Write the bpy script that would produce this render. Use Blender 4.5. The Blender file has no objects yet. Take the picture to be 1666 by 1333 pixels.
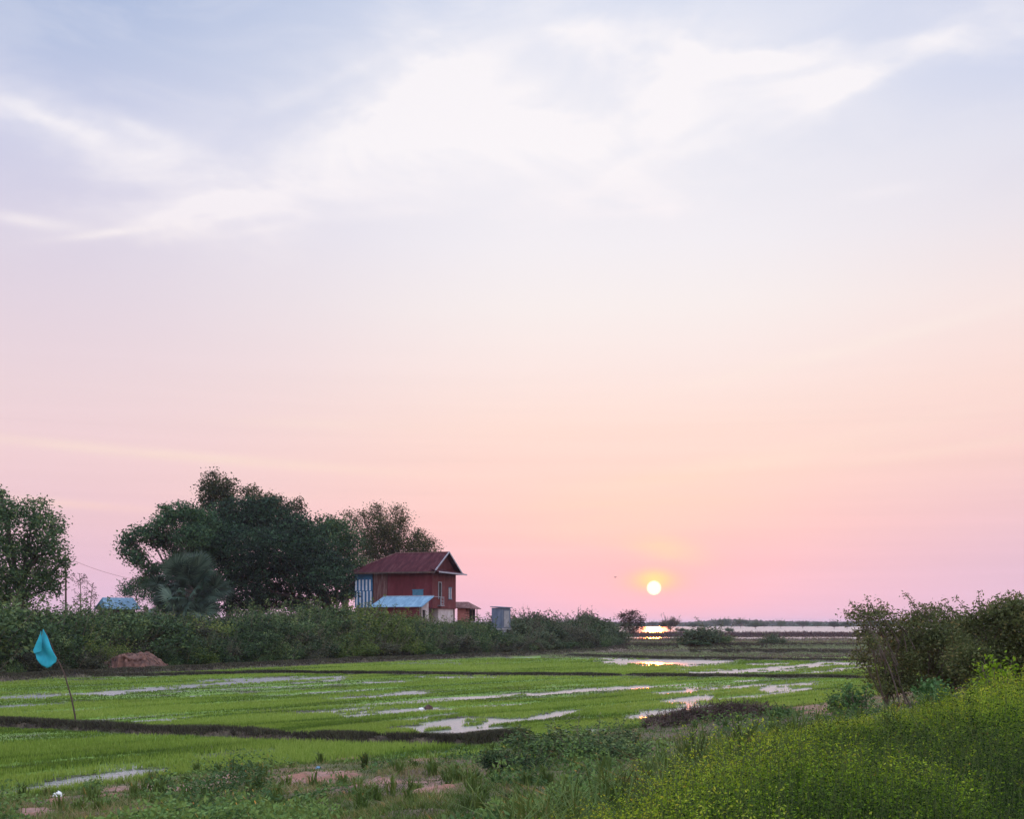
import bpy, math, random
import numpy as np
from mathutils import Vector, Matrix

random.seed(7)
RNG = np.random.default_rng(11)
F, HZ, CX, CH = 1944.0, 1016.0, 833.0, 2.6     # focal length in photo pixels, horizon row, centre column, eye height
SC = bpy.context.scene
COL = SC.collection

# ------------------------------------------------------------------ camera
cam_d = bpy.data.cameras.new('camera'); cam = bpy.data.objects.new('camera', cam_d); COL.objects.link(cam)
cam.location = (0, 0, CH); cam.rotation_euler = (math.radians(90), 0, 0)
cam_d.sensor_fit = 'HORIZONTAL'; cam_d.sensor_width = 36; cam_d.lens = 36*F/1666
cam_d.shift_y = (HZ-666.5)/1666
cam_d.clip_start = 0.1; cam_d.clip_end = 30000
SC.camera = cam
SC.view_settings.view_transform = 'Standard'; SC.view_settings.look = 'None'
SC.view_settings.exposure = 0.0; SC.view_settings.gamma = 1.0; SC.view_settings.use_curve_mapping = False

def lin(c):
    return tuple(((v/255)/12.92 if v/255 <= .04045 else ((v/255+.055)/1.055)**2.4) for v in c)

# ------------------------------------------------------------------ world (evening sky with cirrus)
SUN_AZ = math.degrees(math.atan((1064-CX)/F)); SUN_EL = math.degrees(math.atan((HZ-957)/F/math.hypot(1, (1064-CX)/F)))
W = bpy.data.worlds.new('World'); SC.world = W; W.use_nodes = True
nt = W.node_tree; nt.nodes.clear(); NL = nt.links
def nd(t, **k):
    n = nt.nodes.new(t)
    for a, b in k.items(): setattr(n, a, b)
    return n
def setin(s, v):
    if isinstance(v, bpy.types.NodeSocket): nt.links.new(v, s)
    else: s.default_value = v
def mt(op, *a, clamp=False):
    n = nd('ShaderNodeMath', operation=op); n.use_clamp = clamp
    for i, v in enumerate(a): setin(n.inputs[i], v)
    return n.outputs[0]
add = lambda a, b: mt('ADD', a, b)
mul = lambda a, b: mt('MULTIPLY', a, b)
def mixc(f, a, b, bt='MIX'):
    n = nd('ShaderNodeMix', data_type='RGBA', blend_type=bt); n.clamp_factor = True
    setin(n.inputs[0], f); setin(n.inputs[6], a); setin(n.inputs[7], b)
    return n.outputs[2]
def ramp(f, stops, interp='LINEAR'):
    n = nd('ShaderNodeValToRGB'); setin(n.inputs[0], f); r = n.color_ramp; r.interpolation = interp
    while len(r.elements) < len(stops): r.elements.new(0.5)
    for e, (p, c) in zip(r.elements, sorted(stops)):
        e.position = p; e.color = (*c[:3], 1)
    return n.outputs[0]
def px2deg(px, py):
    x = (px-CX)/F; z = (HZ-py)/F
    return math.degrees(math.atan(x)), math.degrees(math.atan(z/math.hypot(1, x)))
tc = nd('ShaderNodeTexCoord')
sep = nd('ShaderNodeSeparateXYZ'); NL.new(tc.outputs['Generated'], sep.inputs[0])
AZ = mul(mt('ARCTAN2', sep.outputs[0], sep.outputs[1]), 57.2958)
EL = mul(mt('ARCSINE', sep.outputs[2]), 57.2958)
def fbm(sx, sy, scale, detail=5, rough=.55, dist=0.0, seed=0.0):
    cb = nd('ShaderNodeCombineXYZ'); setin(cb.inputs[0], mul(AZ, sx)); setin(cb.inputs[1], mul(EL, sy)); cb.inputs[2].default_value = seed
    n = nd('ShaderNodeTexNoise'); n.noise_dimensions = '3D'
    NL.new(cb.outputs[0], n.inputs['Vector']); n.inputs['Scale'].default_value = scale
    n.inputs['Detail'].default_value = detail; n.inputs['Roughness'].default_value = rough; n.inputs['Distortion'].default_value = dist
    return n.outputs[0]
wrp = mul(add(fbm(.12, .25, 1.0, 4, .6, 0, 3.3), -.5), 9.0)
wrp2 = mul(add(fbm(.12, .25, 1.0, 4, .6, 0, 8.1), -.5), 5.0)
AZw = add(AZ, wrp); ELw = add(EL, wrp2)
def blob(px, py, a, b, ang, s, warp=True):     # soft oval patch, semi-axes in photo pixels, angle up to the right
    a0, e0 = px2deg(px, py); k = 57.2958/F
    ca, sa = math.cos(math.radians(ang)), math.sin(math.radians(ang))
    u = add(AZw if warp else AZ, -a0); v = add(ELw if warp else EL, -e0)
    p = mul(add(mul(u, ca), mul(v, sa)), 1/(a*k)); q = mul(add(mul(v, ca), mul(u, -sa)), 1/(b*k))
    return mul(mt('EXPONENT', mul(add(mul(p, p), mul(q, q)), -1.0)), s)
def total(bs):
    t = bs[0]
    for b in bs[1:]: t = add(t, b)
    return t
EP = lambda py: (math.degrees(math.atan((HZ-py)/F)))/90
skyL = ramp(mul(EL, 1/90), [(EP(1016), lin((222,188,216))), (EP(950), lin((228,191,214))), (EP(860), lin((235,198,208))), (EP(760), lin((240,208,212))),
    (EP(650), lin((235,212,218))), (EP(520), lin((226,212,224))), (EP(400), lin((216,210,228))), (EP(250), lin((200,204,230))), (EP(120), lin((182,194,224))),
    (EP(0), lin((164,182,218))), (.40, lin((172,186,220))), (.7, lin((190,200,225)))])
skyC = ramp(mul(EL, 1/90), [(EP(1016), lin((234,186,212))), (EP(975), lin((240,189,209))), (EP(920), lin((248,193,202))), (EP(860), lin((253,202,199))), (EP(790), lin((253,213,204))),
    (EP(700), lin((252,222,212))), (EP(600), lin((250,231,227))), (EP(500), lin((247,238,237))), (EP(400), lin((242,238,243))), (EP(250), lin((232,232,242))),
    (EP(0), lin((216,222,240))), (.5, lin((215,222,240)))])
skyR = ramp(mul(EL, 1/90), [(EP(1016), lin((226,190,216))), (EP(930), lin((228,192,212))), (EP(850), lin((238,197,205))), (EP(760), lin((247,208,204))),
    (EP(650), lin((250,219,212))), (EP(520), lin((246,228,226))), (EP(400), lin((234,227,234))), (EP(280), lin((222,222,236))), (EP(170), lin((208,214,236))), (EP(0), lin((206,212,234))), (.5, lin((196,206,230)))])
def smooth(v, a, b):
    n = nd('ShaderNodeMapRange'); n.interpolation_type = 'SMOOTHSTEP'
    setin(n.inputs[0], v); n.inputs[1].default_value = a; n.inputs[2].default_value = b; return n.outputs[0]
wl = smooth(add(AZ, mul(wrp, .3)), 3.0, -23.0); wr = smooth(AZ, 8.0, 26.0)
base = mixc(wr, mixc(wl, skyC, skyL), skyR)
clouds = total([
    blob(860,200,330,110,0,.42), blob(830,200,210,60,-20,.36), blob(1040,190,150,50,40,.36), blob(915,215,100,70,0,.42,False), blob(620,250,250,80,24,.34), blob(740,130,190,46,32,.30),
    blob(980,40,210,46,-10,.34), blob(1110,78,150,18,-14,.42), blob(1290,100,170,18,3,.38), blob(1450,92,190,26,10,.36), blob(1370,148,170,26,22,.34), blob(1600,78,160,20,5,.30), blob(1250,160,180,40,5,.22),
    blob(200,260,190,60,-14,.42), blob(330,300,120,50,-12,.30), blob(60,205,150,22,-10,.28), blob(250,345,150,22,12,.35), blob(480,330,160,34,8,.35),
    blob(1000,330,150,18,6,.45), blob(1120,270,120,26,28,.42)])
fine = fbm(.35, .9, 1.2, 6, .6, .6, 1.0)
wisp = smooth(fbm(.10, .27, 1.0, 6, .55, .7, 5.0), .26, .72)
cm = mul(clouds, add(mul(wisp, .95), .42))
sharp = total([blob(35,357,75,9,-2,.55,False), blob(180,379,80,6,12,.45,False), blob(262,352,75,9,20,.3,False), blob(430,372,60,7,12,.28,False), blob(640,346,100,9,6,.3,False),
    blob(1430,312,60,9,2,.25,False), blob(1380,566,280,11,11,.34,False), blob(1180,764,260,14,8,.42,False), blob(1520,735,200,9,6,.25,False), blob(790,240,170,13,-27,.22,False), blob(1035,262,130,12,27,.24,False), blob(1010,347,90,8,0,.26,False), blob(1405,134,125,9,19,.30,False), blob(1150,86,100,9,-15,.26,False), blob(1300,104,130,8,3,.22,False), blob(560,120,160,10,24,.16,False), blob(240,215,110,12,-12,.2,False), blob(1320,720,330,10,9,.15,False), blob(290,742,360,9,-3,.5,False), blob(110,820,130,7,-3,.35,False), blob(520,690,140,8,0,.2,False), blob(400,806,100,7,0,.2,False), blob(960,820,160,9,4,.22,False)])
sharp = mul(sharp, add(mul(fine, 1.2), .35))
gen = mul(mul(smooth(EL, 12.0, 26.0), smooth(wisp, .3, 1.0)), .16)
cmask = mt('MINIMUM', add(add(cm, sharp), gen), .86)
ccol = ramp(mul(EL, 1/90), [(0, lin((252,205,190))), (EP(850), lin((253,214,196))), (EP(760), lin((250,226,208))), (EP(560), lin((252,238,230))), (EP(370), lin((248,241,245))), (EP(250), lin((252,247,249))), (.5, lin((253,249,251)))])
col = mixc(cmask, base, ccol)
# thin layered haze bands low down
band = mul(add(fbm(.05, 1.6, 1.0, 4, .5, .2, 9.0), -.5), mul(smooth(EL, 16.0, 4.0), .12))
col = mixc(1.0, col, mt('ADD', band, 1.0), 'MULTIPLY')
# glow of the low sun through the haze
streaky = add(mul(fbm(.22, 2.2, 1.0, 4, .55, .3, 2.0), 1.5), .15)
col = mixc(mt('MINIMUM', blob(1064,950,150,60,0,.5,False), 1.0), col, (*lin((255,184,190)), 1))
col = mixc(mt('MINIMUM', mul(blob(1040,835,190,60,8,.42,False), streaky), 1.0), col, (*lin((254,218,192)), 1))
col = mixc(mt('MINIMUM', mul(blob(1082,893,60,20,-12,.6,False), streaky), 1.0), col, (*lin((255,220,176)), 1))
col = mixc(mt('MINIMUM', blob(1064,946,42,16,0,.65,False), 1.0), col, (*lin((255,204,140)), 1))
col = mixc(mt('MINIMUM', blob(1064,943,24,14,0,.7,False), 1.0), col, (*lin((255,236,150)), 1))
au, eu = add(AZ, -SUN_AZ), add(EL, -SUN_EL)
dist = mt('SQRT', add(mul(au, au), mul(eu, eu)))
disc = smooth(dist, .38, .27)
col = mixc(disc, col, (1.7, 1.45, 1.0, 1))
# gain added to the unseen sky overhead and behind, to light the land
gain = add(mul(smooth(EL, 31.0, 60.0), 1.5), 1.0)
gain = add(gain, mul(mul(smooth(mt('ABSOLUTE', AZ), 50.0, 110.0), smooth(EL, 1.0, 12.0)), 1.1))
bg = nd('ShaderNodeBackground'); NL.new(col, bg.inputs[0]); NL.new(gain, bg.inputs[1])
nish = nd('ShaderNodeTexSky'); nish.sky_type = 'NISHITA'; nish.sun_disc = False
nish.sun_elevation = math.radians(SUN_EL); nish.sun_rotation = math.radians(SUN_AZ)
bg2 = nd('ShaderNodeBackground'); NL.new(nish.outputs[0], bg2.inputs[0]); bg2.inputs[1].default_value = .004
ad = nd('ShaderNodeAddShader'); NL.new(bg.outputs[0], ad.inputs[0]); NL.new(bg2.outputs[0], ad.inputs[1])
wo = nd('ShaderNodeOutputWorld'); NL.new(ad.outputs[0], wo.inputs[0])
# ------------------------------------------------------------------ sun
sd = bpy.data.lights.new('sun', 'SUN'); sun = bpy.data.objects.new('sun', sd); COL.objects.link(sun)
sd.energy = 2.0; sd.angle = math.radians(.55); sd.color = (1.0, .17, .025)
sdir = Vector((math.sin(math.radians(SUN_AZ))*math.cos(math.radians(SUN_EL)), math.cos(math.radians(SUN_AZ))*math.cos(math.radians(SUN_EL)), math.sin(math.radians(SUN_EL))))
sun.rotation_euler = sdir.to_track_quat('Z', 'Y').to_euler(); sun.location = (0, 0, 60)

# ------------------------------------------------------------------ helpers
def noise2(x, y, seed=0):
    xi = np.floor(x).astype(np.int64); yi = np.floor(y).astype(np.int64); xf = x-xi; yf = y-yi
    u = xf*xf*(3-2*xf); v = yf*yf*(3-2*yf)
    def h(a, b):
        n = (a*374761393 + b*668265263 + seed*974634777) & 0xFFFFFFFF
        n = ((n ^ (n >> 13))*1274126177) & 0xFFFFFFFF
        return ((n ^ (n >> 16)) & 0xFFFF)/65535.0
    return (h(xi, yi)*(1-u)+h(xi+1, yi)*u)*(1-v) + (h(xi, yi+1)*(1-u)+h(xi+1, yi+1)*u)*v
def fbm2(x, y, seed=0, octv=4, g=.5):
    s = 0; a = 1; t = 0
    for o in range(octv):
        s = s + a*noise2(x*2**o+17.3*o, y*2**o-9.1*o, seed+o); t += a; a *= g
    return s/t
def sstep(v, a, b):
    t = np.clip((v-a)/(b-a), 0, 1); return t*t*(3-2*t)
def gp(px, py, z=0.0):                 # point on a level plane seen at a photo pixel
    Y = (CH-z)*F/(py-HZ); return np.array([(px-CX)/F*Y, Y])
def at(px, py, Y):                     # point at distance Y
    return np.array([(px-CX)/F*Y, Y, CH+(HZ-py)/F*Y])
def polydist(X, Y, pts):
    best = np.full(X.shape, 1e9)
    for (x0, y0), (x1, y1) in zip(pts[:-1], pts[1:]):
        dx, dy = x1-x0, y1-y0; t = np.clip(((X-x0)*dx+(Y-y0)*dy)/(dx*dx+dy*dy+1e-9), 0, 1)
        best = np.minimum(best, np.hypot(X-x0-t*dx, Y-y0-t*dy))
    return best
def inside(X, Y, pts):
    r = np.zeros(X.shape, bool); n = len(pts)
    for i in range(n):
        x0, y0 = pts[i]; x1, y1 = pts[(i+1) % n]
        if y0 == y1: continue
        c = ((y0 > Y) != (y1 > Y)) & (X < (x1-x0)*(Y-y0)/(y1-y0)+x0)
        r ^= c
    return r
def tag(o, label=None, cat=None, group=None, kind=None):
    if label: o['label'] = label
    if cat: o['category'] = cat
    if group: o['group'] = group
    if kind: o['kind'] = kind
    return o
def empty(name, loc, rz=0.0):
    o = bpy.data.objects.new(name, None); COL.objects.link(o); o.location = tuple(float(v) for v in loc); o.rotation_euler.z = rz
    o.empty_display_size = .2
    return o
def npmesh(name, V, faces, mat, parent=None, attrs=None, smoothf=False):
    """faces: (n,k) array, or list of such arrays"""
    V = np.asarray(V, np.float32)
    if not isinstance(faces, list): faces = [faces]
    me = bpy.data.meshes.new(name)
    me.vertices.add(len(V)); me.vertices.foreach_set('co', V.ravel())
    idx = np.concatenate([np.asarray(f).ravel() for f in faces]).astype(np.int32)
    tot = np.concatenate([np.full(len(f), np.asarray(f).shape[1]) for f in faces]).astype(np.int32)
    st = np.concatenate([[0], np.cumsum(tot)[:-1]]).astype(np.int32)
    me.loops.add(len(idx)); me.loops.foreach_set('vertex_index', idx)
    me.polygons.add(len(tot)); me.polygons.foreach_set('loop_start', st); me.polygons.foreach_set('loop_total', tot)
    if smoothf: me.polygons.foreach_set('use_smooth', np.ones(len(tot), bool))
    for k, v in (attrs or {}).items():
        v = np.asarray(v, np.float32)
        if v.ndim == 1:
            a = me.attributes.new(k, 'FLOAT', 'POINT'); a.data.foreach_set('value', v)
        else:
            a = me.attributes.new(k, 'FLOAT_COLOR', 'POINT')
            c = np.ones((len(v), 4), np.float32); c[:, :3] = v; a.data.foreach_set('color', c.ravel())
    me.update(calc_edges=True)
    if mat: me.materials.append(mat)
    o = bpy.data.objects.new(name, me); COL.objects.link(o)
    if parent: o.parent = parent
    return o
class MB:
    """collects boxes, prisms and tubes into one mesh"""
    def __init__(s): s.v = []; s.f = []
    def poly(s, pts, faces):
        b = len(s.v); s.v += [tuple(map(float, p)) for p in pts]; s.f += [tuple(b+i for i in f) for f in faces]; return s
    def box(s, c, d, rz=0.0, bev=0.0):
        x, y, z = d[0]/2, d[1]/2, d[2]/2; cs, sn = math.cos(rz), math.sin(rz)
        P = []
        for sz in (-1, 1):
            for sx, sy in ((-1,-1),(1,-1),(1,1),(-1,1)):
                a, b = sx*x, sy*y; P.append((c[0]+a*cs-b*sn, c[1]+a*sn+b*cs, c[2]+sz*z))
        return s.poly(P, [(3,2,1,0),(4,5,6,7),(0,1,5,4),(1,2,6,5),(2,3,7,6),(3,0,4,7)])
    def slab(s, pts, t):               # a flat polygon given thickness t along its normal
        P = [np.array(p, float) for p in pts]; n = np.cross(P[1]-P[0], P[2]-P[0]); n = n/np.linalg.norm(n)*t
        k = len(P); Q = P+[p-n for p in P]
        fs = [tuple(range(k)), tuple(range(2*k-1, k-1, -1))]+[(i, k+i, k+(i+1) % k, (i+1) % k) for i in range(k)]
        return s.poly(Q, fs)
    def tube(s, path, radii, n=6):
        V, Fc = tube_np(path, radii, n); b = len(s.v); s.v += [tuple(p) for p in V]
        for f in Fc: s.f += [tuple(b+i for i in q) for q in f]
        return s
    def build(s, name, mat, parent=None, smoothf=False, bevel=0.0):
        me = bpy.data.meshes.new(name); me.from_pydata(s.v, [], s.f); me.materials.append(mat)
        if smoothf: me.polygons.foreach_set('use_smooth', [True]*len(me.polygons))
        o = bpy.data.objects.new(name, me); COL.objects.link(o)
        if parent: o.parent = parent
        if bevel:
            m = o.modifiers.new('bevel', 'BEVEL'); m.width = bevel; m.segments = 2; m.limit_method = 'ANGLE'
        return o
def tube_np(path, radii, n=6):
    P = np.asarray(path, float); k = len(P); T = np.gradient(P, axis=0); T /= np.linalg.norm(T, axis=1)[:, None]+1e-9
    up = np.array([0, 0, 1.0]) if abs(T[0, 2]) < .8 else np.array([1.0, 0, 0])
    A = np.cross(T, up); A /= np.linalg.norm(A, axis=1)[:, None]+1e-9; B = np.cross(T, A)
    th = np.arange(n)/n*2*np.pi
    R = np.asarray(radii, float)
    V = P[:, None, :]+R[:, None, None]*(np.cos(th)[None, :, None]*A[:, None, :]+np.sin(th)[None, :, None]*B[:, None, :])
    V = V.reshape(-1, 3); i = np.arange(k-1)[:, None]*n; j = np.arange(n)[None, :]; j2 = (j+1) % n
    Q = np.stack([i+j, i+j2, i+n+j2, i+n+j], -1).reshape(-1, 4)
    return V, [Q, np.array([list(range(n))]), np.array([list(range(k*n-1, k*n-n-1, -1))])]
def tubes_mesh(tubes, n=5):
    Vs = []; Qs = []; b = 0
    for path, rad in tubes:
        V, fs = tube_np(path, rad, n); Vs.append(V); Qs.append(fs[0]+b); b += len(V)
    return np.concatenate(Vs), np.concatenate(Qs)
def unit(v): return v/(np.linalg.norm(v, axis=-1, keepdims=True)+1e-9)
def leaf_quads(C, L, Wd, rng, droop=0.0, up=0.0, dirs=None):
    """rhombic leaves at C (n,3), length L, width Wd"""
    n = len(C); a = rng.normal(size=(n, 3)) if dirs is None else dirs+rng.normal(size=(n, 3))*.35
    a[:, 2] = a[:, 2]*.7+up-droop; a = unit(a)
    b = unit(np.cross(a, rng.normal(size=(n, 3))))
    L = np.broadcast_to(L, (n,))[:, None]; Wd = np.broadcast_to(Wd, (n,))[:, None]
    V = np.stack([C, C+a*L*.45+b*Wd*.5, C+a*L, C+a*L*.45-b*Wd*.5], 1).reshape(-1, 3)
    return V, np.arange(4*n).reshape(-1, 4)

# ------------------------------------------------------------------ materials
def newmat(name):
    m = bpy.data.materials.new(name); m.use_nodes = True
    t = m.node_tree; t.nodes.clear(); return m, t
def lk(t, a, b): t.links.new(a, b)
def ramp_in(t, fac, stops):
    n = t.nodes.new('ShaderNodeValToRGB'); r = n.color_ramp
    while len(r.elements) < len(stops): r.elements.new(.5)
    for e, (p, c) in zip(r.elements, stops): e.position = p; e.color = (*c, 1)
    lk(t, fac, n.inputs[0]); return n.outputs[0]
def leaf_mat(name, stops, trans=.3, rough=.6, spec=.12, amp=.44):
    m, t = newmat(name)
    at_ = t.nodes.new('ShaderNodeAttribute'); at_.attribute_name = 'rnd'
    f = at_.outputs['Fac']
    oi = t.nodes.new('ShaderNodeObjectInfo')
    mm = t.nodes.new('ShaderNodeMath'); mm.operation = 'MULTIPLY_ADD'; lk(t, oi.outputs['Random'], mm.inputs[0]); mm.inputs[1].default_value = amp
    sub = t.nodes.new('ShaderNodeMath'); sub.operation = 'ADD'; lk(t, f, sub.inputs[0]); sub.inputs[1].default_value = -amp/2; lk(t, sub.outputs[0], mm.inputs[2])
    c = ramp_in(t, mm.outputs[0], stops)
    p = t.nodes.new('ShaderNodeBsdfPrincipled'); lk(t, c, p.inputs['Base Color']); p.inputs['Roughness'].default_value = rough
    p.inputs['Specular IOR Level'].default_value = spec
    tr = t.nodes.new('ShaderNodeBsdfTranslucent'); lk(t, c, tr.inputs[0])
    mx = t.nodes.new('ShaderNodeMixShader'); mx.inputs[0].default_value = trans
    lk(t, p.outputs[0], mx.inputs[1]); lk(t, tr.outputs[0], mx.inputs[2])
    o = t.nodes.new('ShaderNodeOutputMaterial'); lk(t, mx.outputs[0], o.inputs[0])
    return m
def solid_mat(name, stops, scale=3.0, rough=.8, detail=5, stretch=(1, 1, 1), bump=.0, bscale=20, metallic=0.0, wave=None, spec=.4):
    m, t = newmat(name)
    tcn = t.nodes.new('ShaderNodeTexCoord'); mp = t.nodes.new('ShaderNodeMapping'); mp.inputs['Scale'].default_value = stretch
    lk(t, tcn.outputs['Object'], mp.inputs[0])
    n = t.nodes.new('ShaderNodeTexNoise'); n.inputs['Scale'].default_value = scale; n.inputs['Detail'].default_value = detail; n.inputs['Roughness'].default_value = .65
    lk(t, mp.outputs[0], n.inputs['Vector'])
    c = ramp_in(t, n.outputs[0], stops)
    p = t.nodes.new('ShaderNodeBsdfPrincipled'); lk(t, c, p.inputs['Base Color']); p.inputs['Roughness'].default_value = rough
    p.inputs['Metallic'].default_value = metallic; p.inputs['Specular IOR Level'].default_value = spec
    if bump or wave:
        b = t.nodes.new('ShaderNodeBump'); b.inputs['Strength'].default_value = bump or .6
        if wave:
            w = t.nodes.new('ShaderNodeTexWave'); w.bands_direction = wave[0]; w.inputs['Scale'].default_value = wave[1]; lk(t, tcn.outputs['Object'], w.inputs[0])
            lk(t, w.outputs['Fac'], b.inputs['Height']); b.inputs['Distance'].default_value = wave[2]
        else:
            n2 = t.nodes.new('ShaderNodeTexNoise'); n2.inputs['Scale'].default_value = bscale; n2.inputs['Detail'].default_value = 4; lk(t, tcn.outputs['Object'], n2.inputs['Vector'])
            lk(t, n2.outputs[0], b.inputs['Height']); b.inputs['Distance'].default_value = .03
        lk(t, b.outputs[0], p.inputs['Normal'])
    o = t.nodes.new('ShaderNodeOutputMaterial'); lk(t, p.outputs[0], o.inputs[0])
    return m
M = {}
M['rice'] = leaf_mat('young_rice', [(0, (.07,.12,.02)), (.35, (.16,.25,.035)), (.7, (.265,.36,.07)), (1, (.37,.44,.11))], .35)
M['verge'] = leaf_mat('verge_grass', [(0, (.035,.05,.018)), (.35, (.065,.11,.025)), (.7, (.11,.17,.04)), (1, (.22,.19,.09))], .3)
M['dry'] = leaf_mat('dry_grass', [(0, (.03,.028,.02)), (.4, (.07,.065,.045)), (.75, (.11,.12,.06)), (1, (.2,.16,.12))], .25)
M['marsh'] = leaf_mat('marsh_grass', [(0, (.06,.042,.042)), (.35, (.13,.095,.085)), (.65, (.15,.17,.085)), (1, (.18,.25,.09))], .25)
M['weed'] = leaf_mat('weed_leaves', [(0, (.015,.035,.007)), (.3, (.075,.15,.012)), (.6, (.17,.29,.016)), (.85, (.25,.37,.024)), (1, (.32,.40,.04))], .42, amp=0)
M['herb'] = leaf_mat('herb_leaves', [(0, (.025,.05,.02)), (.5, (.06,.125,.04)), (1, (.14,.24,.06))], .3)
M['bush'] = leaf_mat('bush_leaves', [(0, (.012,.024,.012)), (.4, (.034,.064,.026)), (.75, (.07,.12,.042)), (1, (.15,.20,.07))], .25)
M['bush2'] = leaf_mat('feathery_leaves', [(0, (.018,.03,.016)), (.5, (.055,.08,.042)), (1, (.12,.155,.08))], .25)
M['tree'] = leaf_mat('dark_tree_leaves', [(0, (.008,.018,.012)), (.4, (.024,.055,.028)), (.8, (.052,.11,.05)), (1, (.09,.16,.065))], .25)
M['tree2'] = leaf_mat('mid_tree_leaves', [(0, (.02,.045,.022)), (.4, (.045,.09,.04)), (.8, (.08,.14,.055)), (1, (.15,.2,.07))], .3)
M['tree3'] = leaf_mat('olive_tree_leaves', [(0, (.016,.024,.010)), (.4, (.038,.054,.022)), (.8, (.08,.095,.034)), (1, (.16,.14,.055))], .35)
M['tree4'] = leaf_mat('reddish_backlit_leaves', [(0, (.03,.022,.02)), (.5, (.06,.048,.032)), (1, (.10,.09,.05))], .25)  # brown-red of a backlit tree put into the leaf colour
M['shrub'] = leaf_mat('thorn_shrub_leaves', [(0, (.035,.036,.018)), (.4, (.085,.105,.036)), (.75, (.13,.16,.055)), (1, (.23,.18,.07))], .35, amp=.08)
M['palm'] = leaf_mat('palm_leaves', [(0, (.018,.036,.025)), (.5, (.05,.09,.06)), (1, (.12,.18,.125))], .2, .45, .35)
M['bark'] = solid_mat('bark', [(.3, (.035,.028,.022)), (.7, (.10,.08,.065))], 6, .9)
M['weedstem'] = solid_mat('weed_stems', [(.3, (.04,.07,.015)), (.7, (.09,.12,.03))], 8, .8)
M['twig'] = solid_mat('twigs', [(.3, (.06,.045,.035)), (.7, (.17,.13,.10))], 8, .9)
M['brush'] = solid_mat('dead_brush', [(.3, (.025,.017,.013)), (.55, (.085,.058,.044)), (.8, (.18,.135,.105))], 3, .95)

def leaf_rnd(n, rng, k=4, lo=0, hi=1):
    return np.repeat(np.clip(rng.normal(.5, .2, n)*(hi-lo)+lo, 0, 1), k)

# ------------------------------------------------------------------ the lie of the land
HEDGE_PX = [(-700,1185),(-300,1128),(0,1103),(200,1092),(420,1081),(570,1075),(760,1069),(900,1061),(1025,1052)]
HEDGE = [tuple(gp(*p)) for p in HEDGE_PX]
VILLAGE = [(-170, 5), (-60, 20)]+HEDGE+[(14, 150), (8, 175), (-8, 200), (-60, 230), (-170, 240)]
FOOT = [(-60, 3), (-25, 9)]+[tuple(gp(*p)) for p in [(0,1305),(280,1264),(480,1247),(600,1241),(750,1233),(850,1214),(960,1197),(1060,1181),(1290,1152),(1400,1136)]]+[(23, 53), (40, 75), (90, 130)]
BANKPOLY = FOOT+[(160, 130), (160, -160), (-60, -160)]
def vill_d(X, Y):
    d = polydist(X, Y, VILLAGE+[VILLAGE[0]]); return np.where(inside(X, Y, VILLAGE), d, -d)
def bank_s(X, Y):
    d = polydist(X, Y, FOOT); return np.where(inside(X, Y, BANKPOLY), d, -d)
# bunds: pixel line on the paddy, height, half width
BUNDS = [
    ([(-400,1178),(-60,1183),(0,1186),(110,1190),(220,1197),(330,1200),(480,1209),(600,1213),(700,1215),(745,1216),(800,1213),(850,1209)], .22, .30),
    ([(60,1106),(300,1101),(430,1098),(500,1098),(600,1099),(800,1101),(1000,1102),(1200,1104),(1400,1106),(1900,1110)], .15, .4),
    ([(-300,1133),(0,1110),(150,1103),(300,1094),(430,1088),(560,1081),(700,1075),(850,1069),(950,1063),(1020,1058)], .34, .9),
    ([(930,1069),(1000,1071),(1060,1073),(1130,1074),(1250,1076),(1450,1078),(2000,1084)], .2, .8),
    ([(1120,1064),(1200,1064),(1400,1065),(2000,1067)], .38, 1.2),
    ([(1030,1058),(1100,1058),(1170,1057),(1260,1056),(1500,1056),(2200,1056)], .55, 2.2),
    ([(1020,1051),(1100,1050),(1250,1050),(2000,1050)], .3, 1.4),
    ([(1015,1044),(1200,1044),(2000,1044.5)], .35, 2.5),
]
BW = [([tuple(gp(*p)) for p in pts], h, w) for pts, h, w in BUNDS]
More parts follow.
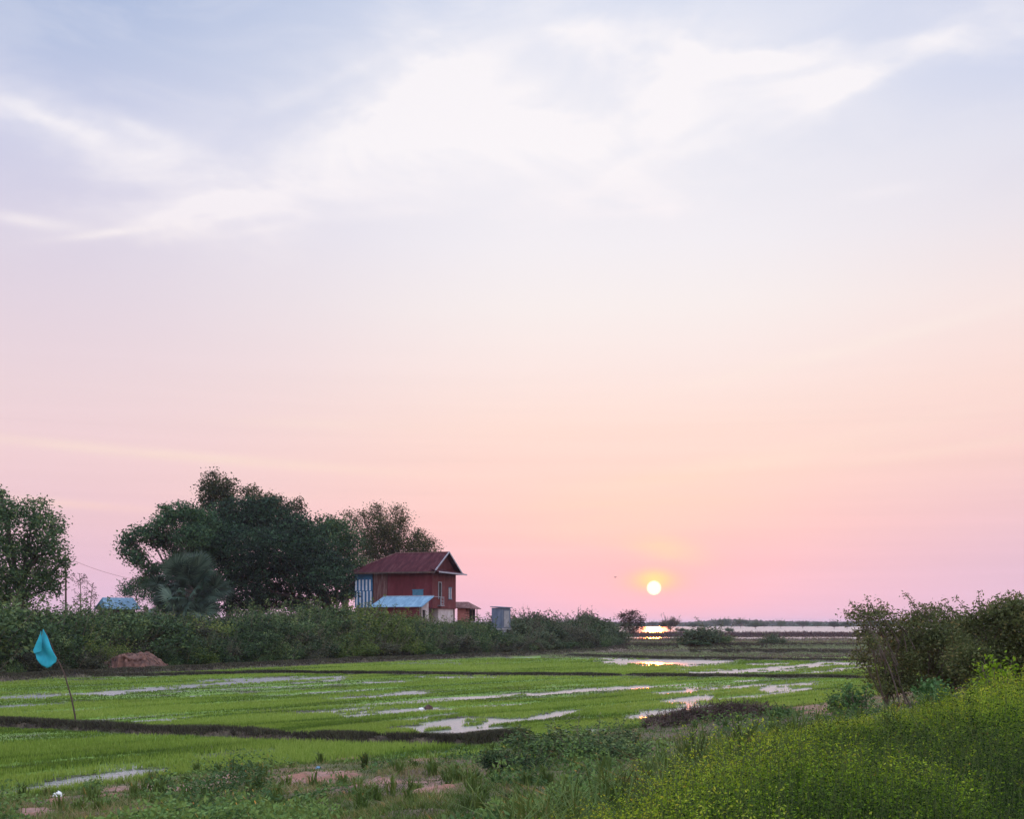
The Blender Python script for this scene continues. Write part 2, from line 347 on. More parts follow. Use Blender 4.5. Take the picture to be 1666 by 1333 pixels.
# flooded strips: (px,py) lines with half thickness in photo pixels
STREAK = [
    ([(545,1139),(610,1134),(668,1128)], 2.2), ([(500,1161),(550,1157),(610,1152)], 1.9), ([(563,1167),(630,1158),(690,1152),(712,1155)], 2.3),
    ([(655,1174),(695,1168),(732,1164)], 1.2), ([(684,1189),(712,1184),(735,1176)], 6.5, .2), ([(700,1193),(738,1194)], 2.5), ([(730,1172),(770,1169),(805,1170)], 2.0),
    ([(760,1186),(785,1187)], 3.2), ([(785,1183),(803,1177),(868,1169),(930,1157)], 2.0), ([(1170,1090),(1100,1091)], .5),
    ([(835,1131),(900,1127),(960,1122),(1046,1118)], 2.2), ([(915,1192),(945,1190),(980,1188)], 1.9), ([(1022,1170),(1065,1163),(1096,1156),(1130,1148)], 2.0),
    ([(1095,1143),(1120,1139),(1150,1134)], 2.0), ([(1070,1129),(1120,1126)], 1.3), ([(1145,1123),(1190,1119),(1250,1116),(1305,1115)], 3.0), ([(1248,1124),(1275,1120)], 2.6),
    ([(1302,1122),(1315,1120)], 1.6), ([(1186,1138),(1208,1135)], 1.3), ([(690,1103),(800,1103)], .7), ([(600,1112),(668,1110)], 1.2), ([(640,1081),(740,1080)], .8),
    ([(0,1137),(120,1131),(250,1124)], 3.4, .42), ([(180,1127),(300,1118),(410,1110),(545,1103)], 5.0, .42), ([(330,1110),(440,1104)], 1.8), ([(10,1150),(50,1148),(95,1147)], 1.6), ([(228,1175),(255,1173)], 1.2), ([(480,1112),(560,1107)], 1.0),
    ([(540,1163),(600,1157)],.6), ([(630,1132),(680,1131)],.7), ([(740,1137),(800,1135)],.5),
    ([(1025,1078),(1080,1077),(1140,1078)], 4.6, -.25), ([(1130,1095),(1200,1093),(1260,1089),(1310,1083),(1350,1079)], 2.0), ([(1130,1096),(1180,1095),(1230,1094)], 1.6), ([(1270,1092),(1330,1085),(1385,1079)], 1.3),
    ([(1225,1082),(1290,1080)], .8), ([(1300,1097),(1335,1094),(1365,1092)], 1.4), ([(1365,1090),(1410,1085)], 1.2), ([(1375,1083),(1420,1079)], 1.0), ([(1420,1096),(1560,1090)], 1.2),
    ([(0,1291),(60,1284),(125,1277),(170,1270)], 3.6), ([(175,1266),(225,1259),(280,1250)], 2.4), ([(330,1233),(420,1225)], 1.0),
    ([(1046,1054.5),(1075,1054),(1110,1055)], 1.3), ([(1260,1053),(1500,1053)], .8),
]
WEEDPOLY = [(760,1700),(790,1420),(820,1335),(890,1292),(980,1258),(1040,1238),(1085,1215),(1180,1188),(1290,1172),(1340,1160),(1420,1150),(1500,1140),(1560,1122),(1610,1108),(1666,1092),(1750,1075),(2600,1000),(2600,4000),(780,4000)]
def topx(X, Y):
    Ys = np.maximum(Y, .5); return CX+F*X/Ys, HZ+CH*F/Ys
def water_mask(X, Y):
    px, py = topx(X, Y); m = np.full(X.shape, -1.0)
    nz = (fbm2(X*.9, Y*.45, 31, 4)-.5)
    nf = fbm2((.64*X+.77*Y)*.7, (.64*Y-.77*X)*3.0, 35, 4, .65)
    for pts, th, *bb_ in STREAK:
        bias = bb_[0] if bb_ else 0.22
        p = np.array(pts, float); a = 9.0                      # streaks are long and thin: squeeze x
        sel = (py > p[:, 1].min()-14) & (py < p[:, 1].max()+14) & (px > p[:, 0].min()-60) & (px < p[:, 0].max()+60) & (Y > 0)
        if not sel.any(): continue
        d = np.full(sel.sum(), 1e9); off = .05*F/Y[sel]; X_, Y_ = px[sel], py[sel]-.5*off
        for (x0, y0), (x1, y1) in zip(p[:-1], p[1:]):
            dx, dy = x1-x0, y1-y0; t = np.clip(((X_-x0)*dx/a**2+(Y_-y0)*dy)/((dx/a)**2+dy*dy+1e-9), 0, 1)
            d = np.minimum(d, np.hypot((X_-x0-t*dx)/a, Y_-y0-t*dy))
        v = 1-d/((th+.5*off)*(1+1.6*nz[sel])+.05)+2.6*(nf[sel]-.5)-bias
        v = np.where(d < 3*(th+off), v, -1)
        m[sel] = np.maximum(m[sel], v)
    return m
def bank_z(X, Y):
    bs = bank_s(X, Y); n2 = fbm2(X*.18, Y*.18, 5, 3)-.5
    return np.where(bs > 0, 1.0*np.clip(bs/12, 0, 1)+.47*sstep(X, 2.0, 8.0)*np.clip(bs/14, 0, 1)+.32*n2*np.clip(bs/6, 0, 1), 0.0)
def height(X, Y, want_all=False):
    vd = vill_d(X, Y); bs = bank_s(X, Y)
    n1 = fbm2(X*1.3, Y*1.3, 3, 4)-.5; n2 = fbm2(X*.18, Y*.18, 5, 3)-.5; n3 = fbm2(X*5, Y*5, 9, 2)-.5
    z = .035+.03*n1*0+.02*n3
    wm = water_mask(X, Y)
    wet = np.clip(wm*2.5, -1, 1)
    z = z-.075*sstep(wet, -.15, .35)
    # wheel ruts and low spots with a skin of water between the seedlings
    rut = fbm2((.64*X+.77*Y)*.10, (.64*Y-.77*X)*1.1, 41, 4, .6)
    z = z-.05*sstep(rut, .62, .68)*(Y < 110)
    for pts, h, w in BW:
        d = polydist(X, Y, pts); hh = h*(1+.5*(fbm2(X*.8, Y*.8, 21, 3)-.5)); ww = w*(1+.5*(fbm2(X*.6, Y*.6, 27, 3)-.5))
        z = np.maximum(z, hh*np.exp(-(d/ww)**4)+.02*n3-.02)
    # far flats: marsh, pools and the lake
    lake = sstep(Y, 325+18*n2, 335+18*n2)*(1-sstep(Y, 1250, 1290))
    z = z-.6*lake
    pool = sstep(Y, 196+30*n2, 202+30*n2)*(1-sstep(Y, 226+24*n2, 234+24*n2)); z = z-.12*pool
    pool2 = (fbm2(X*.02, Y*.06, 77, 3) > .57)*sstep(Y, 118, 125)*(Y < 200); z = z-.09*pool2
    far = sstep(Y, 1260, 1400); z = z+.5*far
    z = np.where(vd > 0, np.maximum(z, 2.5*np.clip(vd/13, 0, 1)**.8+.25*n1*np.clip(vd, 0, 1)), z)
    hump = .47*sstep(X, 2.0, 8.0)*np.clip(bs/14, 0, 1)
    bump = .30*n1*np.clip(bs/3, 0, 1)+.32*n2*np.clip(bs/6, 0, 1)
    zb = 1.0*np.clip(bs/12, 0, 1)+hump+bump+.03
    z = np.where(bs > 0, np.maximum(z, zb), z)
    # the camera stands clear on the crest
    r = np.hypot(X, Y); z = np.where(r < 4, z*(r/4)+1.0*(1-r/4), z)
    if want_all: return z, vd, bs, wet, rut
    return z
def hz(x, y): return float(height(np.array([float(x)]), np.array([float(y)]))[0])

# ---- ground sheet: polar grid, fine in front, coarse behind
ths = np.concatenate([np.linspace(-180, -42, 34)[:-1], np.linspace(-42, 42, 760), np.linspace(42, 180, 34)[1:]])
rs = np.concatenate([[0.0], np.geomspace(.8, 10, 60)[:-1], np.geomspace(10, 130, 620)[:-1], np.geomspace(130, 900, 170)[:-1], np.geomspace(900, 9000, 40)])
TH, RR = np.meshgrid(np.radians(ths), rs); GX = RR*np.sin(TH); GY = RR*np.cos(TH)
GZ, VD, BS, WET, RUT = height(GX, GY, True)
soil = np.array(lin((96,80,68))); mud = np.array(lin((82,76,66))); pink = np.array(lin((138,108,98))); dark = np.array(lin((46,38,32))); moss = np.array(lin((72,84,40))); dryc = np.array(lin((104,92,74)))
redc = np.array(lin((128,84,66)))
def mixn(a, b, t): return a*(1-t[..., None])+b*t[..., None]
n_a = fbm2(GX*.7, GY*.7, 51, 4); n_b = fbm2(GX*3, GY*3, 61, 3)
C = mixn(np.broadcast_to(mud, GX.shape+(3,)), np.array(lin((100,132,48))), sstep(n_a, .2, .5)*.85)
C = mixn(C, dark, sstep(WET, -.9, .0)*.75)
bund_t = np.zeros(GX.shape)
for pts, h, w in BW: bund_t = np.maximum(bund_t, np.exp(-(polydist(GX, GY, pts)/(w*1.15))**4))
C = mixn(C, mixn(np.broadcast_to(dark, GX.shape+(3,)), dryc, sstep(n_b, .4, .7)*.5), np.clip(bund_t*1.5, 0, 1))
farm = sstep(GY, 100, 112)
C = mixn(C, mixn(np.broadcast_to(np.array(lin((104,90,80))), GX.shape+(3,)), moss, sstep(fbm2(GX*.03, GY*.08, 15, 3), .42, .6)*.8), farm)
C = mixn(C, mixn(np.broadcast_to(np.array(lin((76,58,44))), GX.shape+(3,)), moss, sstep(n_a, .4, .6)*.6), (VD > -.3)*1.0)
# bank by the camera: soil with bare pinkish patches
DIRT = [(505,1268,64,15), (545,1262,40,10), (700,1283,40,12), (620,1275,40,7), (370,1268,28,6), (180,1290,24,8), (300,1285,60,7), (250,1285,70,8), (1350,1155,60,8), (1270,1150,30,4), (690,1237,30,3), (60,1320,30,8), (570,1233,40,3)]
DIRT.append((94, 1298, 14, 9))
def dirt_mask(X, Y, Z):
    px = CX+F*X/np.maximum(Y, .5); py = HZ+F*(CH-Z)/np.maximum(Y, .5); m = np.zeros(X.shape)
    nn = fbm2(X*2.2, Y*2.2, 71, 5, .7)-.5
    for x, y, a, b in DIRT: m = np.maximum(m, 1.0-((px-x)/a/1.3)**2-((py-y)/b/1.3)**2+4.0*nn)
    return np.clip(m, 0, 1)*(Y > 1)
DM = dirt_mask(GX, GY, GZ)
bk = sstep(BS, -.3, .6)
C = mixn(C, mixn(np.broadcast_to(soil, GX.shape+(3,)), moss, sstep(n_a, .4, .65)*.7), bk)
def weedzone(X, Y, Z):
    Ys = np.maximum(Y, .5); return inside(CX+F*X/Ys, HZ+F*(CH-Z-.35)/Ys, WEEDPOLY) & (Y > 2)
C = mixn(C, np.broadcast_to(np.array(lin((46,42,28))), GX.shape+(3,)), weedzone(GX, GY, GZ)*.8)  # soil under the weeds painted darker, as shade in the gaps
C = mixn(C, mixn(np.broadcast_to(pink, GX.shape+(3,)), redc, sstep(n_b, .4, .75)*.7), np.clip(DM, 0, 1))
nr, ncn = GX.shape
I = (np.arange(nr-1)[:, None]*ncn+np.arange(ncn-1)[None, :]).ravel()
quads = np.stack([I, I+1, I+ncn+1, I+ncn], 1)[:, ::-1]
gm, t = newmat('ground')
an = t.nodes.new('ShaderNodeAttribute'); an.attribute_name = 'gcol'
tcg = t.nodes.new('ShaderNodeTexCoord')
nz1 = t.nodes.new('ShaderNodeTexNoise'); nz1.inputs['Scale'].default_value = 9; nz1.inputs['Detail'].default_value = 8; nz1.inputs['Roughness'].default_value = .7; lk(t, tcg.outputs['Object'], nz1.inputs['Vector'])
mr = t.nodes.new('ShaderNodeMapRange'); lk(t, nz1.outputs[0], mr.inputs[0]); mr.inputs[1].default_value = .3; mr.inputs[2].default_value = .7; mr.inputs[3].default_value = .55; mr.inputs[4].default_value = 1.4
mg = t.nodes.new('ShaderNodeMix'); mg.data_type = 'RGBA'; mg.blend_type = 'MULTIPLY'; mg.inputs[0].default_value = 1; lk(t, an.outputs['Color'], mg.inputs[6]); lk(t, mr.outputs[0], mg.inputs[7])
pg = t.nodes.new('ShaderNodeBsdfPrincipled'); lk(t, mg.outputs[2], pg.inputs['Base Color'])
rg = t.nodes.new('ShaderNodeAttribute'); rg.attribute_name = 'wet'; mrr = t.nodes.new('ShaderNodeMapRange'); lk(t, rg.outputs['Fac'], mrr.inputs[0]); mrr.inputs[3].default_value = .95; mrr.inputs[4].default_value = .3; lk(t, mrr.outputs[0], pg.inputs['Roughness'])
pg.inputs['Specular IOR Level'].default_value = .35
bg_ = t.nodes.new('ShaderNodeBump'); bg_.inputs['Strength'].default_value = .7; bg_.inputs['Distance'].default_value = .04; lk(t, nz1.outputs[0], bg_.inputs['Height']); lk(t, bg_.outputs[0], pg.inputs['Normal'])
og = t.nodes.new('ShaderNodeOutputMaterial'); lk(t, pg.outputs[0], og.inputs[0])
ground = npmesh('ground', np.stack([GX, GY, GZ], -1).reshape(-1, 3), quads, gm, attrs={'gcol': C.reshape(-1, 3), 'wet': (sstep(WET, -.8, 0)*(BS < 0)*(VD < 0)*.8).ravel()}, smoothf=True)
tag(ground, kind='structure')

# ---- water: one level sheet in the low places
wm_, t = newmat('water')
tcw = t.nodes.new('ShaderNodeTexCoord'); mpw = t.nodes.new('ShaderNodeMapping'); mpw.inputs['Scale'].default_value = (1, 1, 1); lk(t, tcw.outputs['Object'], mpw.inputs[0])
nw = t.nodes.new('ShaderNodeTexNoise'); nw.inputs['Scale'].default_value = 6; nw.inputs['Detail'].default_value = 3; lk(t, mpw.outputs[0], nw.inputs['Vector'])
bw = t.nodes.new('ShaderNodeBump'); bw.inputs['Strength'].default_value = 1.0; bw.inputs['Distance'].default_value = .028; lk(t, nw.outputs[0], bw.inputs['Height'])
pw = t.nodes.new('ShaderNodeBsdfPrincipled'); pw.inputs['Base Color'].default_value = (.20, .19, .19, 1); pw.inputs['Roughness'].default_value = .27; pw.inputs['IOR'].default_value = 2.4
pw.inputs['Specular IOR Level'].default_value = .5; lk(t, bw.outputs[0], pw.inputs['Normal'])
ow = t.nodes.new('ShaderNodeOutputMaterial'); lk(t, pw.outputs[0], ow.inputs[0])
NW = 49; thw = np.linspace(0, 2*np.pi, NW)[:-1]; rw = np.array([6, 60, 400, 2000, 9000.0])
WX = (rw[:, None]*np.sin(thw)).ravel(); WY = (rw[:, None]*np.cos(thw)).ravel(); k = NW-1
ii = np.arange(len(rw)-1)[:, None]*k; jj = np.arange(k)[None, :]; j2 = (jj+1) % k
wq = np.stack([ii+jj, ii+k+jj, ii+k+j2, ii+j2], -1).reshape(-1, 4)
water = npmesh('water', np.stack([WX, WY, np.zeros_like(WX)], 1), wq[:, ::-1], wm_)
tag(water, kind='structure')

# ------------------------------------------------------------------ grasses (uncountable)
def blades(X, Y, Z, H, Wd, rng, lean=.35, bend=True):
    n = len(X); th = rng.uniform(0, 2*np.pi, n); ph = rng.uniform(0, 2*np.pi, n); L = np.abs(rng.normal(0, lean, n))
    P = np.stack([X, Y, Z-.01], 1); s = np.stack([np.cos(th), np.sin(th), 0*th], 1)*(Wd/2)[:, None]
    tip = P+np.stack([np.cos(ph)*L*H, np.sin(ph)*L*H, H], 1)
    V = np.stack([P-s, P+s, tip], 1).reshape(-1, 3)
    return V, np.arange(3*n).reshape(-1, 3)
def scatter_px(n, x0, x1, y0, y1, rng, pw_=1.0):
    px = rng.uniform(x0, x1, n); py = y0+(y1-y0)*rng.uniform(0, 1, n)**pw_
    Y = CH*F/(py-HZ); return (px-CX)/F*Y, Y, px, py
# rice in the paddies
rng = np.random.default_rng(5)
Xs, Ys = [], []
for n, y0, y1 in [(420000, 1176, 1330), (560000, 1096, 1196), (260000, 1073, 1102)]:
    X, Y, px, py = scatter_px(n, -420, 2080, y0, y1, rng); Xs.append(X); Ys.append(Y)
X = np.concatenate(Xs); Y = np.concatenate(Ys)
Z, vd, bs, wet, rut = height(X, Y, True)
bd = np.full(X.shape, 0.0)
for pts, h, w in BW[:5]: bd = np.maximum(bd, np.exp(-(polydist(X, Y, pts)/w)**4))
dens = (wet < .0+.9*(rng.uniform(size=len(X))-.55))*(bd < .25)*(vd < -.2)*(bs < .4)
patch = fbm2((.64*X+.77*Y)*.09, (.64*Y-.77*X)*.8, 43, 5, .6); patch2 = fbm2(X*.12, Y*.12, 44, 3)
keepp = rng.uniform(size=len(X)) < np.where(rut > .62, .35, 1.0)*np.clip(1.25-1.1*sstep(patch, .54, .76), .35, 1)
k = (dens > 0) & keepp; X, Y, Z, rut_, patch, patch2 = X[k], Y[k], Z[k], rut[k], patch[k], patch2[k]
H = (.055+.04*rng.uniform(size=len(X)))*(1-.4*sstep(patch, .45, .7))*(.8+.5*patch2)*np.where(Y < 26, 1.5, 1.0)*np.where(Y > 62, 1.25, 1.0)
Wd = .007+.00078*Y
V, Fc = blades(X, Y, Z, H, Wd, rng, .3)
rv = np.clip(.70+.5*(patch2-.5)-.60*sstep(patch, .44, .70)+rng.normal(0, .13, len(X)), 0, 1)
tag(npmesh('rice_seedlings', V, Fc, M['rice'], attrs={'rnd': np.repeat(rv, 3)}), 'bright green young rice standing in the flooded paddies', 'rice', kind='stuff')

# grass on the bunds and the hedge foot
Xs, Ys = [], []
for i, (pts, h, w) in enumerate(BW):
    pts = np.array(pts); seg = np.hypot(*np.diff(pts, axis=0).T); n = [52000, 60000, 90000, 60000, 60000, 60000, 30000, 30000][i]
    # sample evenly in view, not in metres
    t0 = rng.uniform(0, 1, n)*(len(pts)-1); ix = np.minimum(t0.astype(int), len(pts)-2); fr = t0-ix
    P = pts[ix]+(pts[ix+1]-pts[ix])*fr[:, None]; D = rng.normal(0, w*.55, n)
    nrm = np.stack([-(pts[ix+1]-pts[ix])[:, 1], (pts[ix+1]-pts[ix])[:, 0]], 1)/(seg[ix][:, None]+1e-9); P = P+nrm*D[:, None]
    Xs.append(P[:, 0]); Ys.append(P[:, 1])
X = np.concatenate(Xs); Y = np.concatenate(Ys); Z, vd, bs, wet, rut = height(X, Y, True)
nn = fbm2(X*1.1, Y*1.1, 91, 3)
k = (nn+.35*rng.uniform(size=len(X)) > .52) & (bs < .5) & (Y > 4) & (Z > .05); X, Y, Z, nn = X[k], Y[k], Z[k], nn[k]
H = (.04+.09*rng.uniform(size=len(X)))*np.where((Y > 80) & (X > 3), .7, 1); Wd = .006+.0007*Y
V, Fc = blades(X, Y, Z, H, Wd, rng, .8)
rv = np.clip(.25+.6*(nn-.4)+rng.normal(0, .2, len(X)), 0, 1)
tag(npmesh('bund_grass', V, Fc, M['dry'], attrs={'rnd': np.repeat(rv, 3)}), 'short dull grass on the low mud bunds between paddies', 'grass', kind='stuff')

# low grass and creepers on the bank by the camera
def scatter_bank(n, x0, x1, y0, y1, rng):      # even in view over the risen bank
    px = rng.uniform(x0, x1, n); py = rng.uniform(y0, y1, n); z = np.full(n, .6)
    for _ in range(5):
        Y = np.clip((CH-z)*F/(py-HZ), 2, 60); X = (px-CX)/F*Y; z = .5*z+.5*bank_z(X, Y)
    return X, Y
X, Y = scatter_bank(700000, -420, 2080, 1085, 1480, rng); X = X+rng.normal(0, .05, len(X)); Y = Y*(1+.01*rng.normal(size=len(X)))
k = inside(X, Y, BANKPOLY) | (polydist(X, Y, FOOT) < 1.2); X, Y = X[k], Y[k]
Z, vd, bs, wet, rut = height(X, Y, True); dm = dirt_mask(X, Y, Z); nn = fbm2(X*.8, Y*.8, 101, 4); n4 = fbm2(X*3, Y*3, 103, 3)
k = (rng.uniform(size=len(X)) > dm*.93) & (bs > -1.2+1.0*nn) & (n4+.3*rng.uniform(size=len(X)) > .40) & ~(weedzone(X, Y, Z) & (rng.uniform(size=len(X)) > .25))
X, Y, Z, nn, n4, bs = X[k], Y[k], Z[k], nn[k], n4[k], bs[k]
H = (.02+.08*rng.uniform(size=len(X))**2)*(.4+1.3*nn); Wd = .006+.0006*Y
V, Fc = blades(X, Y, Z, H, Wd, rng, 1.0)
rv = np.clip(.42+1.7*(nn-.5)+1.0*(n4-.5)+rng.normal(0, .2, len(X)), 0, 1)
tag(npmesh('verge_grass', V, Fc, M['verge'], attrs={'rnd': np.repeat(rv, 3)}), 'low mixed grass covering the near bank around bare earth', 'grass', kind='stuff')

# small creeping broad leaves mixed into the near bank
X, Y = scatter_bank(200000, -300, 1500, 1150, 1480, rng)
k = inside(X, Y, BANKPOLY); X, Y = X[k], Y[k]; Z, vd, bs, wet, rut = height(X, Y, True); nn = fbm2(X*1.1, Y*1.1, 111, 4); dm = dirt_mask(X, Y, Z)
k = (nn > .55) & (dm < .25) & (bs > .5) & ~weedzone(X, Y, Z); X, Y, Z, nn = X[k], Y[k], Z[k], nn[k]
hh = .34*sstep(nn, .52, .75)
Cn = np.stack([X, Y, Z+.02+hh*rng.uniform(size=len(X))**.6], 1)
V, Fc = leaf_quads(Cn, rng.uniform(.025, .055, len(X))*(1+Y/40), rng.uniform(.014, .028, len(X))*(1+Y/40), rng, up=.4)
tag(npmesh('ground_creepers', V, Fc, M['herb'], attrs={'rnd': np.repeat(np.clip(.42+1.6*(fbm2(X*.6, Y*.6, 141, 3)-.5)+rng.normal(0, .16, len(X)), 0, 1), 4)}), 'small dark green creeping leaves in clumps on the near bank', 'ground cover', kind='stuff')

# marsh growth on the flats towards the lake
n = 260000
py_ = 1016+rng.uniform(13.5, 56, n); px = rng.uniform(880, 2300, n); Y = CH*F/(py_-HZ); X = (px-CX)/F*Y
Z, vd, bs, wet, rut = height(X, Y, True)
rowj = py_+2.2*(fbm2(px*.006, py_*.1, 17, 3)-.5)
bd_ = np.interp(rowj, [1028, 1031, 1036, 1038, 1042, 1044, 1046, 1049, 1052, 1058, 1060, 1066, 1072], [1, 1, 1, .1, .7, .9, .6, .8, 1, 1, .6, .7, .5])
tone = np.interp(rowj, [1028, 1036, 1038, 1042, 1045, 1047, 1051, 1053, 1057, 1060, 1066, 1072], [.2, .15, .2, .75, .5, .8, .7, .25, .2, .6, .7, .5])
k = (Z > .02) & (vd < 0) & (rng.uniform(size=n) < bd_); X, Y, Z, tone = X[k], Y[k], Z[k], tone[k]
nn = fbm2(X*.05, Y*.05, 19, 4)
H = np.where(Y > 236, .12+.9*np.clip(nn-.3, 0, 1)**1.2*2, .10+.35*nn)*(.5+.8*rng.uniform(size=len(X)))*np.where(Y < 128, .35, 1); Wd = .0011*Y
V, Fc = blades(X, Y, Z, H, Wd, rng, .8)
rv = np.clip(tone+1.0*(fbm2(X*.02, Y*.05, 23, 3)-.5)+rng.normal(0, .15, len(X)), 0, 1)
tag(npmesh('marsh_growth', V, Fc, M['marsh'], attrs={'rnd': np.repeat(rv, 3)}), 'brown and dull green marsh growth before the lake', 'marsh plants', kind='stuff')

# ------------------------------------------------------------------ trees
def limb(p0, p1, r0, r1, rng, sag=.12, n=7):
    p0, p1 = np.array(p0, float), np.array(p1, float); t = np.linspace(0, 1, n)[:, None]; L = np.linalg.norm(p1-p0)
    mid = (p0+p1)/2+np.array([0, 0, 1.0])*L*sag*rng.uniform(-.3, 1)+rng.normal(0, .07*L, 3)
    P = (1-t)**2*p0+2*t*(1-t)*mid+t*t*p1
    return P, np.linspace(r0, r1, n)
def crown_leaves(centres, radii, per_px, leaf, rng, k=14, flat=.6, spread=.38, droop=0.0, shell=.55, ragged=.25):
    """leaf tufts through ellipsoid clumps; returns leaves, rnd and tuft centres"""
    Vs, rn, tufts = [], [], []
    for c, r, n in zip(centres, radii, per_px):
        d = unit(rng.normal(size=(n, 3))); rad = (shell+(1-shell)*rng.uniform(size=n)**.7)*(1+ragged*rng.normal(size=n)*.6)
        rad = np.where(rng.uniform(size=n) < .3, rad*rng.uniform(size=n), rad)
        T = c+d*rad[:, None]*r; tufts.append(T)
        P = np.repeat(T, k, 0)+rng.normal(size=(n*k, 3))*np.array([spread, spread, spread*flat])-np.array([0, 0, 1])*np.abs(rng.normal(size=(n*k, 1)))*droop
        L = leaf*rng.uniform(.6, 1.35, n*k); V, _ = leaf_quads(P, L, L*rng.uniform(.38, .6, n*k), rng, droop=.15)
        Vs.append(V); tr = np.clip(rng.normal(.5, .19, n), 0, 1); rn.append(np.repeat(np.clip(np.repeat(tr, k)+rng.normal(0, .13, n*k), 0, 1), 4))
    V = np.concatenate(Vs); return V, np.arange(len(V)).reshape(-1, 4), np.concatenate(rn), tufts
def tree(name, label, cat, base_px, Y, clumps, mat, leaf, trunk_r, fork=.35, seed=1, k=14, spread=.38, group=None, density=1.0, flat=.6, droop=0.0, depth=.9, bark='bark', ragged=.25, fill=1.0, stems=False):
    rng = np.random.default_rng(seed)
    bx = (base_px-CX)/F*Y; bz = hz(bx, Y); root = empty(name, (bx, Y, bz)); O = np.array([bx, Y, bz])
    tag(root, label, cat, group)
    cs, rs_, ns = [], [], []
    for (px, py, rx, ry) in clumps:
        m = Y/F; dz = rng.uniform(-1, 1)*depth*max(3.0, 2.2*rx*m)*.6
        Yc = Y+dz; cs.append(at(px, py, Yc)-O); rs_.append(np.array([rx*m, max(rx, ry)*m*.95, ry*m])*fill); ns.append(max(8, int(rx*ry/3.6*density)))
    V, Fc, rn, tufts = crown_leaves(cs, rs_, ns, leaf, rng, k, flat, spread, droop, ragged=ragged)
    npmesh('crown', V, Fc, mat, root, {'rnd': rn})
    top = np.mean(cs, 0); H = top[2]; fk = np.array([top[0]*.15, top[1]*.15, H*fork])
    tubes = [limb((0, 0, -.3), fk, trunk_r*1.25, trunk_r*.8, rng, 0, 8)] if not stems else []
    for c, r, T in zip(cs, rs_, tufts):
        tip = c-np.array([0, 0, r[2]*.2]); P, R = limb(fk*rng.uniform(.8, 1.1) if not stems else (rng.normal(0, .25), rng.normal(0, .2), -.1), tip, trunk_r*.42, trunk_r*.09, rng, .22, 9); tubes.append((P, R))
        for q in T[:: max(1, len(T)//9)]:
            tubes.append(limb(P[int(rng.integers(4, 9))], q, trunk_r*.09, trunk_r*.025, rng, .1, 5))
    V, Q = tubes_mesh(tubes, 6); npmesh('trunk', V, Q, M[bark], root, smoothf=True)
    return root
tree('broadleaf_tree', 'tall dark leafy tree cut by the left edge of the view behind the thicket', 'tree', 30, 78,
     [(10,835,34,24),(62,850,36,26),(-30,830,50,40),(50,895,42,30),(84,885,20,28),(0,880,30,20),(70,935,30,26),(25,945,45,30),(100,915,10,26),(-30,900,60,50),(86,955,16,20),(0,800,7,12),(58,820,18,8),(10,975,50,25),(96,860,8,14)],
     M['tree2'], .2, .3, seed=3, k=15, spread=.24, density=.5, ragged=.38)
tree('spreading_tree', 'broad dark spreading tree left of the red house with a low forked trunk', 'tree', 560, 112,
     [(440,850,60,34),(385,840,50,30),(480,868,50,30),(350,868,48,30),(420,890,70,36),(500,905,50,34),(455,930,75,34),(390,945,60,40),(515,940,44,34),(455,970,60,24),(400,985,50,20),(545,930,30,26),(530,975,22,10),(430,825,36,18),(560,965,22,10),(360,905,44,30),(488,985,30,14)],
     M['tree'], .26, .42, fork=.12, seed=5, k=16, spread=.46, flat=.22, density=.72, ragged=.22)
tree('rounded_tree', 'mid green rounded tree close behind the left end of the red house roof', 'tree', 566, 122,
     [(535,868,34,26),(565,880,26,26),(520,895,36,30),(560,915,30,26),(585,925,16,22),(545,855,26,12),(570,950,18,14),(505,872,20,16)],
     M['tree2'], .26, .34, fork=.2, seed=6, k=14, spread=.45, density=.9)
tree('drooping_tree', 'tallest rounded treetop with drooping leaves rising above the tree group', 'tree', 372, 124,
     [(352,786,28,20),(340,800,16,22),(372,800,15,24),(336,822,8,16),(358,815,22,18),(345,768,10,6),(380,850,40,40)],
     M['tree3'], .27, .35, fork=.6, seed=8, k=14, spread=.35, density=.75, droop=.5)
tree('olive_leaved_tree', 'olive leaved treetop just right of the tallest top in the group', 'tree', 430, 126,
     [(412,805,18,14),(438,815,22,14),(455,830,18,18),(420,830,26,20),(430,880,30,40),(400,800,10,8)],
     M['tree3'], .25, .3, fork=.65, seed=9, k=12, spread=.4, density=.75)
tree('slender_tree', 'small isolated drooping treetop at the right shoulder of the tree group', 'tree', 486, 127,
     [(478,818,12,12),(490,825,8,16),(484,848,8,12),(490,810,6,6),(480,890,18,36)],
     M['tree3'], .25, .22, fork=.7, seed=10, k=11, spread=.3, density=.7, droop=.4)
tree('leaning_tree', 'leafy tree with long leftward boughs showing sky between them', 'tree', 300, 106,
     [(300,835,28,16),(325,845,26,20),(268,850,24,16),(240,868,26,13),(212,880,18,12),(215,900,20,11),(265,880,32,16),(310,870,30,24),(290,925,30,24),(325,910,28,28),(330,960,32,30),(275,965,28,20),(225,912,16,9),(245,925,18,10),(300,905,26,14),(245,945,16,12),(270,828,14,7),(330,880,30,40)],
     M['tree'], .24, .30, fork=.22, seed=12, k=16, spread=.34, density=1.0, flat=.5, ragged=.2)
tree('sparse_tree', 'thin open crowned tree standing behind the red roof', 'tree', 640, 138,
     [(608,840,20,14),(625,858,22,20),(652,850,16,18),(645,830,9,9),(600,870,18,20),(640,880,30,20),(685,880,22,14),(700,888,12,10),(668,890,24,16),(580,850,9,10),(565,838,10,6),(680,868,9,9),(615,825,10,6),(590,838,7,6),(604,905,24,22),(655,828,4,6),(600,890,24,22),(640,900,30,18),(690,900,26,14),(625,868,20,18)],
     M['tree3'], .2, .26, fork=.35, seed=14, k=14, spread=.38, density=1.25, ragged=.4)
